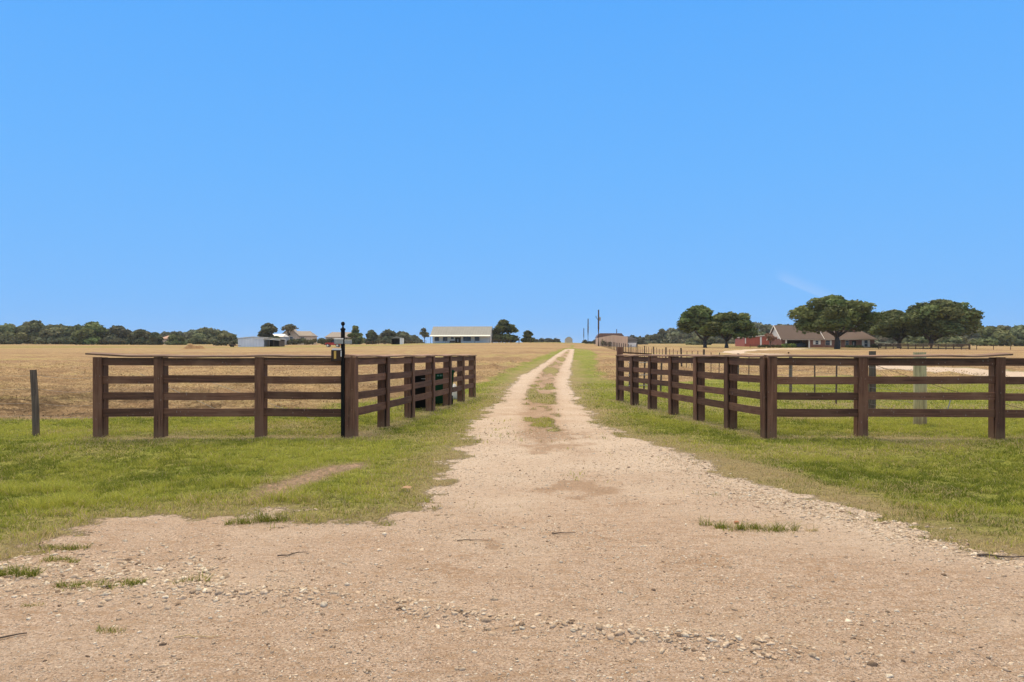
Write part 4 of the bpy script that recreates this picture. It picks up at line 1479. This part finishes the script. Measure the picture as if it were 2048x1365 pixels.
# white farmhouse with a porch
Y = 227.0
x0 = col(861, Y)
hw = thing('farmhouse', 'long white farmhouse with grey metal roof and front porch', 'house', x0, Y, gz(x0, Y) - .05, math.radians(-5))
MB().box(.3, 19.7, 1.9, 10.2, -.3, 2.62).build('wall', M_WHITE, hw)
mb = MB().prism([(1.9, 2.62), (10.2, 2.62), (6.05, 5.55)], 19.58, 19.7, Matrix.Rotation(math.pi / 2, 4, 'Z') @ Matrix.Scale(-1, 4, (0, 1, 0)))
mb.build('gable', M_WHITE, hw)
rf_ = slope_pair(MB(), -.3, 20.0, 1.5, 10.4, 3.02, 5.75, .14, .4).build('roof', M_GREYROOF, hw)
pm = MB()
pm.add([(-.3, -.55, 2.30), (20.0, -.55, 2.30), (20.0, 1.5, 2.86), (-.3, 1.5, 2.86), (-.3, -.55, 2.42), (20.0, -.55, 2.42), (20.0, 1.5, 2.99), (-.3, 1.5, 2.99)],
       [(0, 3, 2, 1), (4, 5, 6, 7), (0, 1, 5, 4), (1, 2, 6, 5), (2, 3, 7, 6), (3, 0, 4, 7)])
pm.build('porch_roof', plain('pale_metal_edge', (.58, .56, .50), .5), hw)
MB().box(-.1, 19.9, -.3, 1.89, -.3, .06).build('porch_floor', plain('porch_concrete', (.38, .36, .33)), hw)
for px in (0.05, 5.2, 10.2, 14.9, 19.7):
    MB().box(px - .05, px + .05, -.28, -.18, .061, 2.33).build('porch_post', M_FARWOOD, hw)
for cx_, ww_ in ((1.8, 1.35), (4.6, 1.35), (12.0, 2.4), (15.4, 1.35)):
    window(hw, cx_, .95, ww_, 1.25, 1.89, M_FARWOOD)
window(hw, 7.0, 1.55, .8, .7, 1.89, M_FARWOOD)
dr_ = MB().box(8.0, 9.8, 1.80, 1.885, .061, 2.1).build('door', M_SHADE, hw)
MB().box(8.75, 9.05, 1.77, 1.795, .5, 1.5).build('door_glass', plain('pale_door_glass', (.35, .35, .36), .2), dr_)
MB().box(6.2, 7.9, 1.2, 1.6, .40, .46).box(6.2, 7.9, 1.56, 1.62, .461, .95).box(6.2, 6.28, 1.2, 1.5, .061, .399).box(7.82, 7.9, 1.2, 1.5, .061, .399).build('porch_bench', M_FARWOOD, hw)
_R = Matrix.Translation((19.71, 3.1, 0)) @ Matrix.Rotation(math.pi / 2, 4, 'Z')
window(hw, .4, .95, .9, 1.3, 0, M_WHITE, rot=_R)

# brick ranch house
Y = 187.0
x0 = col(1563, Y)
z0 = gz(x0, Y)
hb_ = thing('brick_house', 'low brick ranch house with brown shingle roof and white gable', 'house', x0, Y, z0 - .25)
ux = lambda u: col(u, Y) - x0
wl = MB()
wl.box(0, ux(1570), 0, 9, -.5, 2.75).box(ux(1619), ux(1650), 0, 9, -.5, 2.75).box(ux(1570), ux(1619), 4.5, 9, -.5, 2.75).box(ux(1570), ux(1619), 0, .2, 2.45, 2.74)
wl.box(ux(1650), ux(1752), .9, 9.4, -.5, 2.75)
wl.build('wall', M_BRICK, hb_)
MB().box(ux(1571), ux(1618), 4.42, 4.48, -.3, 2.4).build('carport_shade_panel', M_SHADE, hb_)  # dark sheet added before the back wall, painting the shade of the carport
gm = MB().prism([(0, 2.76), (9, 2.76), (4.5, 6.25)], -.02, .10, Matrix.Rotation(math.pi / 2, 4, 'Z') @ Matrix.Scale(-1, 4, (0, 1, 0)))
gm.build('white_gable', M_WHITE, hb_)
slope_pair(MB(), -.45, ux(1648) - .2, 0, 9, 2.78, 6.35, .18, .5).build('roof', M_SHINGLE, hb_, label='tall left roof wing')
for xr in (-.56, ux(1648) - .195):
    k_ = (6.35 - 2.78) / 4.5
    mb = MB()
    for ye, s in ((-.5, 1), (9.5, -1)):
        vs = []
        for x in (xr, xr + .105):
            vs += [(x, ye - s * .03, 2.78 - .5 * k_ - .10), (x, 4.5, 6.35 - .08), (x, 4.5, 6.35 + .25), (x, ye - s * .03, 2.78 - .5 * k_ + .28)]
        mb.add(vs, [[0, 1, 2, 3], [4, 7, 6, 5], [0, 4, 5, 1], [2, 6, 7, 3], [0, 3, 7, 4], [1, 5, 6, 2]])
    mb.build('rake_board', M_WHITE, hb_)
# right wing: hipped end
xl, xr_, yf, yb, ze, zr = ux(1648) + .1, ux(1757), .4, 9.9, 2.55, 5.15
ym = (yf + yb) / 2
hv_ = [(xl, yf, ze), (xr_, yf, ze), (xr_, yb, ze), (xl, yb, ze), (xl, ym, zr), (xr_ - 2.4, ym, zr), (xl, yf, ze - .16), (xr_, yf, ze - .16), (xr_, yb, ze - .16), (xl, yb, ze - .16)]
MB().add(hv_, [(0, 1, 5, 4), (1, 2, 5), (2, 3, 4, 5), (0, 4, 3), (6, 7, 1, 0), (7, 8, 2, 1), (8, 9, 3, 2), (6, 9, 8, 7)]).build('roof', M_SHINGLE, hb_, label='lower right roof with hipped end')
M_FASCIA = plain('tan_fascia', (.48, .40, .32), .7)
MB().box(xl, xr_ + .02, yf - .06, yf - .012, ze - .2, ze - .01).box(.1, ux(1645), -.56, -.50, 2.30, 2.47).build('fascia', M_FASCIA, hb_)
for pu in (1617.5, 1571.5):
    MB().box(ux(pu) - .17, ux(pu) + .17, -.3, -.02, -.4, 2.42).build('carport_post', M_WHITE, hb_)
window(hb_, ux(1633.5), 1.15, .75, 1.0, -.001, M_WHITE, .55)
window(hb_, ux(1658), .95, 1.2, 1.25, .899, M_CREAM, .4)
window(hb_, ux(1681), .6, .8, 1.6, .899, M_CREAM)
window(hb_, ux(1697), .95, .9, 1.25, .899, M_CREAM)
window(hb_, ux(1735), .5, .9, 1.75, .899, M_WHITE, .55)
d_ = MB().box(ux(1707), ux(1715), .80, .895, -.2, 2.15).build('door', M_SHADE, hb_)
MB().box(ux(1709), ux(1711), .78, .798, .9, 1.7).build('door_glass', plain('pale_door_glass', (.35, .35, .36), .2), d_)
MB().box(ux(1722), ux(1726), 4.2, 5.0, 4.6, 5.75).build('chimney', M_BRICK, hb_)
M_CARDARK = plain('dark_car_paint', (.035, .035, .04), .3, .2, .1)
# a dark car in the carport shade
cr = thing('parked_car', 'dark car parked in the shade of the brick house carport', 'car', col(1600, 189.6), 189.6, z0 - .25)
MB().prism([(-2.2, .35), (2.2, .35), (2.2, .85), (1.5, .95), (.8, 1.42), (-.9, 1.42), (-1.5, .98), (-2.2, .9)], -.8, .8).build('body', M_CARDARK, cr)
for wx in (-1.4, 1.4):
    for wy in (-.82, .62):
        MB().lathe([(.12, 0), (.33, 0), (.33, .2), (.12, .2)], 14, Matrix.Translation((wx, wy + .2, .33)) @ Matrix.Rotation(math.pi / 2, 4, 'X')).build('wheel', M_BLACK, cr)
MB().prism([(-1.3, .98), (.85, .98), (.6, 1.34), (-.8, 1.34)], -.815, -.802).build('side_window', M_GLASS, cr)

# red barn behind the brick house
Y = 214.0
x0 = col(1489, Y)
rb = thing('barn', 'red metal barn with white door trim behind the brick house', 'barn', x0, Y, gz(x0, Y) - .35)
MB().prism([(0, -.5), (10.5, -.5), (10.5, 3.95), (0, 3.15)], 0, 9).build('wall', M_BARNRED, rb)
rm = MB()
rm.add([(-.2, -.3, 3.15), (10.8, -.3, 3.99), (10.8, 9.3, 3.99), (-.2, 9.3, 3.15), (-.2, -.3, 3.42), (10.8, -.3, 4.27), (10.8, 9.3, 4.27), (-.2, 9.3, 3.42)],
       [(0, 3, 2, 1), (4, 5, 6, 7), (0, 1, 5, 4), (1, 2, 6, 5), (2, 3, 7, 6), (3, 0, 4, 7)])
rm.build('roof', plain('cream_metal_roof', (.66, .58, .48), .5), rb)
MB().box(4.85, 5.35, -.06, -.003, -.3, 3.35).box(.12, .42, -.06, -.003, 1.3, 3.1).box(8.2, 8.9, -.06, -.003, -.3, 1.9).build('trim', M_WHITE, rb)

# white metal shed with an open lean-to
Y = 195.0
x0 = col(476, Y)
sh = thing('metal_shed', 'white metal shed with an open lean-to on its right', 'shed', x0, Y, gz(x0, Y) - .08, math.radians(4))
MB().prism([(0, -.2), (7.2, -.2), (7.2, 2.65), (4.4, 2.98), (0, 2.55)], 0, 6).build('wall', M_SHEDMETAL, sh)
rm = MB()
for (xa, za, xb, zb_) in ((-.15, 2.54, 4.4, 2.99), (4.4, 2.99, 11.9, 2.28)):
    rm.add([(xa, -.25, za), (xb, -.25, zb_), (xb, 6.3, zb_), (xa, 6.3, za), (xa, -.25, za + .09), (xb, -.25, zb_ + .09), (xb, 6.3, zb_ + .09), (xa, 6.3, za + .09)],
           [(0, 3, 2, 1), (4, 5, 6, 7), (0, 1, 5, 4), (1, 2, 6, 5), (2, 3, 7, 6), (3, 0, 4, 7)])
rm.build('roof', M_WHITE, sh)
MB().box(4.6, 11.95, -.34, -.26, 2.42, 2.60, Matrix.Translation((4.6, 0, 2.6)) @ Matrix.Rotation(math.radians(4.6), 4, 'Y') @ Matrix.Translation((-4.6, 0, -2.5))).build('fascia', M_WHITE, sh)
for px in (8.6, 10.0, 11.5):
    MB().box(px - .06, px + .06, 0, .12, -.2, 2.36).build('post', M_FARWOOD, sh)
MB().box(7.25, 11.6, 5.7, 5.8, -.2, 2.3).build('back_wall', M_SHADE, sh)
MB().box(11.50, 11.6, .2, 5.69, -.2, 2.0).build('side_wall', M_FARWOOD, sh)
tz = thing('flat_trailer', 'small flat trailer parked left of the white metal shed', 'trailer', col(468, 192), 192, None)
MB().box(-1.2, .9, -.7, .7, .35, .48).box(-1.2, .9, -.72, -.66, .481, .75).build('bed', M_STEEL, tz)
MB().tube([(.9, 0, .4), (2.0, 0, .35)], .05, 6).build('drawbar', M_STEEL, tz)
for s in (-.8, .6):
    MB().lathe([(.1, 0), (.3, 0), (.3, .18), (.1, .18)], 14, Matrix.Translation((-.5, s + .18, .3)) @ Matrix.Rotation(math.pi / 2, 4, 'X')).build('wheel', M_BLACK, tz)

# heap of old hay
Y = 150.0
hx = col(389, Y)
n = 2600
r_ = np.random.default_rng(3)
px_, py_ = r_.uniform(-2.7, 2.7, n), r_.uniform(-1.6, 1.6, n)
prof = lambda a, b: np.maximum(0, 1.15 * np.exp(-((a + .9) / 1.15) ** 2 - (b / 1.0) ** 2) + .75 * np.exp(-((a - 1.2) / 1.0) ** 2 - (b / .9) ** 2) + .25 * (fbm(a * 1.7 + 9, b * 1.7, 2) - .4) - .06)
ga, gb_ = np.meshgrid(np.linspace(-2.8, 2.8, 46), np.linspace(-1.7, 1.7, 28))
hz = prof(ga.ravel(), gb_.ravel()) + r_.normal(0, .02, ga.size)
V = np.stack([ga.ravel(), gb_.ravel(), hz - .05], 1)
idx = np.array([[j * 46 + i, j * 46 + i + 1, (j + 1) * 46 + i + 1, (j + 1) * 46 + i] for j in range(27) for i in range(45)])
tt = r_.random((len(V), 1))
hp = thing('hay_heap', 'brown heap of old hay on the left field left of the shed', 'hay heap', hx, Y)
link('heap', np_mesh('heap', V, idx.ravel(), np.full(len(idx), 4), False, {'tint': np.array([[.24, .135, .06]]) * (1 - tt) + np.array([[.38, .24, .12]]) * tt}), M_STRAW, hp)

# red off-road car half hidden by the name plate
Y = 172.0
jx = col(667, Y)
jp = thing('off_road_car', 'red off-road car with black soft top parked on the left field', 'car', jx, Y, gz(jx, Y) + .02)
M_RED = plain('red_car_paint', (.42, .028, .016), .35, 0, .08, 2, spec=.5)
MB().prism([(-1.95, .5), (1.85, .5), (1.85, 1.12), (-.55, 1.10), (-.75, 1.14), (-1.9, 1.02)], -.72, .72).build('body', M_RED, jp)
MB().prism([(-.62, 1.121), (1.83, 1.121), (1.70, 1.78), (-.28, 1.80)], -.66, .66).build('soft_top', M_BLACK, jp)
MB().prism([(-.30, 1.22), (.45, 1.22), (.45, 1.66), (-.12, 1.66)], -.672, -.661).prism([(.62, 1.22), (1.6, 1.22), (1.5, 1.66), (.62, 1.66)], -.672, -.661).build('side_window', M_GLASS, jp)
for wx in (-1.25, 1.15):
    for s in (-1, 1):
        wh = MB().lathe([(.20, -.11), (.36, -.11), (.39, -.06), (.39, .06), (.36, .11), (.20, .11)], 18, Matrix.Translation((wx, s * .72, .39)) @ Matrix.Rotation(math.pi / 2, 4, 'X')).build('wheel', M_BLACK, jp)
        MB().lathe([(.03, -.125), (.27, -.118), (.27, .118), (.03, .125)], 14, Matrix.Translation((wx, s * .72, .39)) @ Matrix.Rotation(math.pi / 2, 4, 'X')).build('rim', M_WHITE, wh)
        MB().prism([(wx - .50, .78), (wx + .50, .78), (wx + .44, .88), (wx + .25, .97), (wx - .25, .97), (wx - .44, .88)], s * .86 - .13, s * .86 + .13).build('fender', M_RED if s else M_RED, jp)
MB().box(-2.15, -1.96, -.7, .7, .52, .68, None, .02).build('bumper', M_BLACK, jp)
for s in (-1, 1):
    MB().lathe([(.02, 0), (.10, 0), (.10, .04), (.02, .04)], 12, Matrix.Translation((-1.94, s * .48, .86)) @ Matrix.Rotation(-math.pi / 2, 4, 'Y')).build('headlight', M_WHITE, jp)

# open carport building with a white side wall
Y = 215.0
x0 = col(783, Y)
cp = thing('carport', 'small open fronted carport with white right side wall', 'carport', x0, Y, gz(x0, Y))
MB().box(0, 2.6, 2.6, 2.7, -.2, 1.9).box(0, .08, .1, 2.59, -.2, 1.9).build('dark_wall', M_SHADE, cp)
MB().box(2.62, 3.5, 0, 2.7, -.2, 2.05).build('white_wall', M_WHITE, cp)
rm = MB()
rm.add([(-.1, -.2, 1.95), (3.6, -.2, 2.1), (3.6, 2.9, 2.1), (-.1, 2.9, 1.95), (1.5, -.2, 2.5), (1.5, 2.9, 2.5)], [(0, 3, 2, 1), (0, 1, 4), (3, 5, 2), (0, 4, 5, 3), (1, 2, 5, 4)])
rm.build('roof', M_GREYROOF, cp)

# tan metal building beside the fence line, brown roof
Y = 176.0
x0 = col(1232, Y)
tb = thing('metal_building', 'tan metal building with low brown roof beyond the wire fence', 'building', x0, Y, gz(x0, Y) + .25, 0)
MB().prism([(-4.4, -.5), (3.0, -.5), (3.0, 2.35), (-.8, 2.75), (-4.4, 2.1)], 0, 7).build('wall', M_TANMETAL, tb)
MB().box(-1.12, -.98, -.05, -.003, -.4, 2.6).box(-4.2, -4.0, -.05, -.003, -.4, 2.0).build('trim', M_CREAM, tb)
_k = 183.2 / F
_px = [(1193, 676.5), (1196, 671), (1200, 667), (1243, 667), (1248, 672.5), (1224, 673), (1203, 676.5)]
MB().prism([(col(a, 183.2) - x0, EYE - (b_ - V0) * _k - tb.location.z) for a, b_ in _px], 7.1, 11).build('roof', M_BROWNROOF, tb)
MB().tube([(1.55, 9, 3.1), (1.55, 9, 4.6)], .10, 8).build('vent_pipe', M_STEEL, tb)
an = MB().box(3.01, 5.6, 1.2, 7, -.5, 1.55).build('annex', plain('grey_annex', (.24, .23, .20)), tb)
MB().box(3.3, 5.4, 1.12, 1.19, -.35, .75).build('annex_door', M_WHITE, an)
MB().prism([(3.0, 1.56), (5.9, 1.56), (4.0, 2.35), (3.0, 2.5)], .9, 7.1).build('annex_roof', plain('grey_annex_roof', (.20, .19, .17)), an)

# small cream barn beyond the crest of the drive
Y = 330.0
x0 = col(1138, Y)
cb_ = thing('small_barn', 'small cream barn with rounded roof just over the crest of the drive', 'barn', x0, Y, gz(x0, Y))
ztop = EYE - (674.5 - V0) * Y / F - gz(x0, Y)
MB().prism([(-1.7, -1), (1.7, -1), (1.7, ztop - 1.3), (1.1, ztop - .45), (.3, ztop), (-.3, ztop), (-1.1, ztop - .45), (-1.7, ztop - 1.3)], 0, 5).build('wall', plain('cream_barn', (.52, .45, .33)), cb_)
MB().add([(-1.8, -.1, ztop - 1.3), (-1.15, -.1, ztop - .38), (-.3, -.1, ztop + .09), (.3, -.1, ztop + .09), (1.15, -.1, ztop - .38), (1.8, -.1, ztop - 1.3),
          (-1.8, 5.1, ztop - 1.3), (-1.15, 5.1, ztop - .38), (-.3, 5.1, ztop + .09), (.3, 5.1, ztop + .09), (1.15, 5.1, ztop - .38), (1.8, 5.1, ztop - 1.3)],
         [(i, i + 1, i + 7, i + 6) for i in range(5)]).build('roof', M_GREYROOF, cb_)


# far houses at the left
def far_house(label, name, u0, u1, y, eave_v, ridge_v, wallm, roofm, chimney=None, gable=None, wins=(), hip=2.0):
    x = col(u0, y)
    z = gz(x, y)
    h_ = thing(name, label, 'house', x, y, z)
    k_ = y / F
    wd = (u1 - u0) * k_
    ze = EYE - (eave_v - V0) * k_ - z
    zr = EYE - (ridge_v - V0) * k_ - z
    MB().box(.4, wd - .4, .4, 8.6, -.5, ze).build('wall', wallm, h_)
    hv = [(0, 0, ze - .12), (wd, 0, ze - .12), (wd, 9, ze - .12), (0, 9, ze - .12), (0, 0, ze + .1), (wd, 0, ze + .1), (wd, 9, ze + .1), (0, 9, ze + .1), (hip, 4.5, zr), (wd - hip, 4.5, zr)]
    rf2 = MB().add(hv, [(4, 5, 9, 8), (5, 6, 9), (6, 7, 8, 9), (7, 4, 8), (0, 1, 5, 4), (1, 2, 6, 5), (2, 3, 7, 6), (3, 0, 4, 7), (0, 3, 2, 1)]).build('roof', roofm, h_)
    if chimney:
        cu, cv = chimney
        xx = (cu - u0) * k_
        MB().box(xx - .4, xx + .4, 4.0, 4.8, zr - 1.2, EYE - (cv - V0) * k_ - z).build('chimney', wallm, rf2)
    if gable:
        g0, g1, gv = gable
        a, b = (g0 - u0) * k_, (g1 - u0) * k_
        zt = EYE - (gv - V0) * k_ - z
        MB().prism([(a, -.5), (b, -.5), (b, ze), ((a + b) / 2, zt), (a, ze)], -.8, .39).build('gable_wall', wallm, h_)
        mm = MB()
        for s, e in ((a - .3, -1), (b + .3, 1)):
            mm.add([(s, -1.0, ze - .12), ((a + b) / 2, -1.0, zt + .08), ((a + b) / 2, 4.4, zt + .08), (s, 4.4, ze - .12), (s, -1.0, ze + .1), ((a + b) / 2, -1.0, zt + .3), ((a + b) / 2, 4.4, zt + .3), (s, 4.4, ze + .1)],
                   [(0, 1, 5, 4), (4, 5, 6, 7), (0, 3, 2, 1), (0, 4, 7, 3), (2, 3, 7, 6), (1, 2, 6, 5)])
        mm.build('gable_roof', roofm, h_)
        MB().box((a + b) / 2 - .35, (a + b) / 2 + .35, -.86, -.81, ze + .3, ze + 1.0).build('vent', M_SHADE, h_)
    for wu, wv, ww_, wh_ in wins:
        window(h_, (wu - u0) * k_, EYE - (wv - V0) * k_ - z, ww_, wh_, -.801 if gable and gable[0] < wu < gable[1] else .399, M_WHITE)
    return h_


M_FARROOF = plain('weathered_far_roof', (.30, .26, .22), .9, 0, .15, 3)
M_PINKROOF = plain('pinkish_far_roof', (.42, .27, .20), .9, 0, .12, 3)
far_house('cream house with pointed front gable behind the long hedge', 'cream_house', 556, 624, 285, 672.5, 662, M_CREAM, M_FARROOF, gable=(563, 598, 656), wins=((576, 680, 1.3, 1.1), (584, 680, 1.3, 1.1), (604, 680, 1.6, 1.1)))
far_house('low cream house with chimney behind the address post', 'cream_house', 649, 708, 290, 675, 664, M_CREAM, M_FARROOF, chimney=(682, 657), wins=((660, 682, 1.2, 1.0), (696, 682, 1.2, 1.0)))
far_house('small pink house with low roof in the left tree line', 'pink_house', 318, 344, 300, 678, 671, M_CREAM, M_PINKROOF, wins=((334, 684, .9, .9),))
far_house('tiny house with red roof showing between the left trees', 'small_house', 252, 270, 330, 680, 672, M_CREAM, plain('red_far_roof', (.42, .16, .10), .9))
Y = 262.0
x0 = col(532, Y)
mt_ = thing('metal_building', 'white roofed metal building showing behind the shed', 'building', x0, Y)
zt = EYE - (668 - V0) * Y / F - gz(x0, Y)
MB().box(0, 6.4, 0, 7, -.5, zt - 1.1).build('wall', plain('grey_white_wall', (.45, .45, .43)), mt_)
MB().add([(-.3, -.3, zt - 1.1), (6.7, -.3, zt - 1.1), (6.7, 7.3, zt - 1.1), (-.3, 7.3, zt - 1.1), (1.2, 3.5, zt), (6.2, 3.5, zt)], [(0, 1, 5, 4), (1, 2, 5), (2, 3, 4, 5), (3, 0, 4), (0, 3, 2, 1)]).build('roof', M_WHITE, mt_)

# utility poles
for lab, u, tv, y, arm in (('tall utility pole with transformer beside the tan building', 1197, 620, 168, 1), ('plain utility pole left of the tan building', 1176, 638, 222, 0), ('thin far utility pole, leftmost over the crest', 1167.5, 657, 330, 0)):
    x = col(u, y)
    z = gz(x, y)
    H = EYE - (tv - V0) * y / F - z
    po = thing('utility_pole', lab, 'utility pole', x, y, z, 0.0, 'utility poles on the crest')
    MB().tube([(0, 0, -.5), (0, 0, H * .5), (.02, 0, H)], [.22, .20, .16], 10).build('pole', M_FARWOOD, po)
    if arm:
        MB().lathe([(.05, 0), (.20, .02), (.22, .1), (.22, .75), (.18, .85), (.05, .88)], 14, Matrix.Translation((.33, 0, H * .70))).build('transformer', M_PLATE, po)
        MB().tube([(-.14, 0, H * .72), (-.62, 0, H * .80)], .05, 6).tube([(-.62, 0, H * .79), (-.62, 0, H * .83)], .07, 6).build('bracket', M_FARWOOD, po)
    elif y < 300:
        MB().lathe([(.04, 0), (.10, .02), (.10, .3), (.04, .32)], 10, Matrix.Translation((.2, 0, H * .62))).build('insulator', M_PLATE, po)
    else:
        MB().tube([(.0, -.1, H * .86), (.25, -.1, H * .95)], .05, 5).build('bracket', M_FARWOOD, po)


# fences far off
def post_fence(label, pts, hgt, gap, rails, pr=.06, rr=.05, mat=None, cat='fence', name='rail_fence', posts_max=60):
    p0 = pts[0]
    f_ = thing(name, label, cat, p0[0], p0[1])
    z0_ = f_.location.z
    P = [Vector((x, y, 0)) for x, y in pts]
    for i in range(len(P) - 1):
        L_ = (P[i + 1] - P[i]).length
        nn = max(1, int(round(L_ / gap)))
        cs = [P[i].lerp(P[i + 1], k_ / nn) for k_ in range(nn + 1)]
        zs_ = [gz(c_.x, c_.y) for c_ in cs]
        for c_, z_ in list(zip(cs, zs_))[(0 if i == 0 else 1):]:
            MB().box(-pr, pr, -pr, pr, -.2, hgt + .06).build('post', mat, f_, M=Matrix.Translation((c_.x - p0[0], c_.y - p0[1], z_ - z0_)))
        for hh_ in rails:
            b = MB()
            b.tube([(c_.x - p0[0], c_.y - p0[1] - pr - rr - .004, z_ - z0_ + hh_) for c_, z_ in zip(cs, zs_)], rr, 4)
            b.build('rail', mat, f_)
    return f_


post_fence('dark four rail fence in front of the right oaks', [(col(1757, 160), 160.0), (col(1938, 155), 155.0)], 1.25, 1.5, (.28, .58, .90, 1.2), .09, .085, M_FARWOOD)
post_fence('thin brown pipe fence running off the right picture edge', [(col(1940, 155), 155.0), (col(1953, 154), 154.0), (col(2056, 150), 150.0), (col(2120, 148), 148.0)], 1.0, 3.2, (.85,), .05, .035, M_STEEL, name='pipe_fence')
post_fence('dark low rail fence between the bushes and the brick house', [(col(1500, 180.0), 180.0), (col(1562, 180.3), 180.3)], .8, 2.0, (.35, .7), .05, .05, M_FARWOOD)
post_fence('dark corral fence right of the white house', [(col(986, 205), 205.0), (col(1000, 203), 203.0), (col(1022, 203), 203.0)], 1.1, 2.0, (.4, .75, 1.05), .05, .03, M_FARWOOD)
post_fence('low fence left of the open carport', [(col(733, 225), 225.0), (col(745, 224), 224.0), (col(770, 226), 226.0)], 1.15, 1.7, (.5, 1.0), .06, .03, M_FARWOOD)
post_fence('low fence between the carport and the white house', [(col(812, 222), 222.0), (col(835, 222), 222.0), (col(852, 223), 223.0)], 1.1, 2.2, (.5, 1.0), .05, .03, M_FARWOOD)
for lab, u, y, hh_, rr in (('thick dark gate post on the field below the small round tree', 1038, 190, 1.35, .16), ('dark post standing right of the small round tree', 1060.5, 215, .9, .12),
                           ('short dark post stub beside the pale gravel lane', 1577, 100, .22, .16)):
    x = col(u, y)
    o = MB().tube([(0, 0, -.2), (0, 0, hh_ * .5), (.02, 0, hh_)], [rr, rr * .95, rr * .9], 8).build('field_post', M_FARWOOD)
    o.location = (x, y, gz(x, y))
    tag(o, lab, 'post')


# ------------------------------------------------------------------ the air: one even box of thin haze round everything
hz_m = bpy.data.materials.new('haze')
hz_m.use_nodes = True
hz_m.node_tree.nodes.clear()
t = NT(hz_m.node_tree)
pv = t.n('ShaderNodeVolumePrincipled')
pv.inputs['Color'].default_value = (.92, .92, .90, 1)
pv.inputs['Density'].default_value = HAZE
pv.inputs['Anisotropy'].default_value = 0.2
t.l(pv.outputs[0], t.n('ShaderNodeOutputMaterial').inputs['Volume'])
o = MB().box(-1900, 1900, -90, 3050, -2.5, 66).build('haze', hz_m)
o['kind'] = 'stuff'
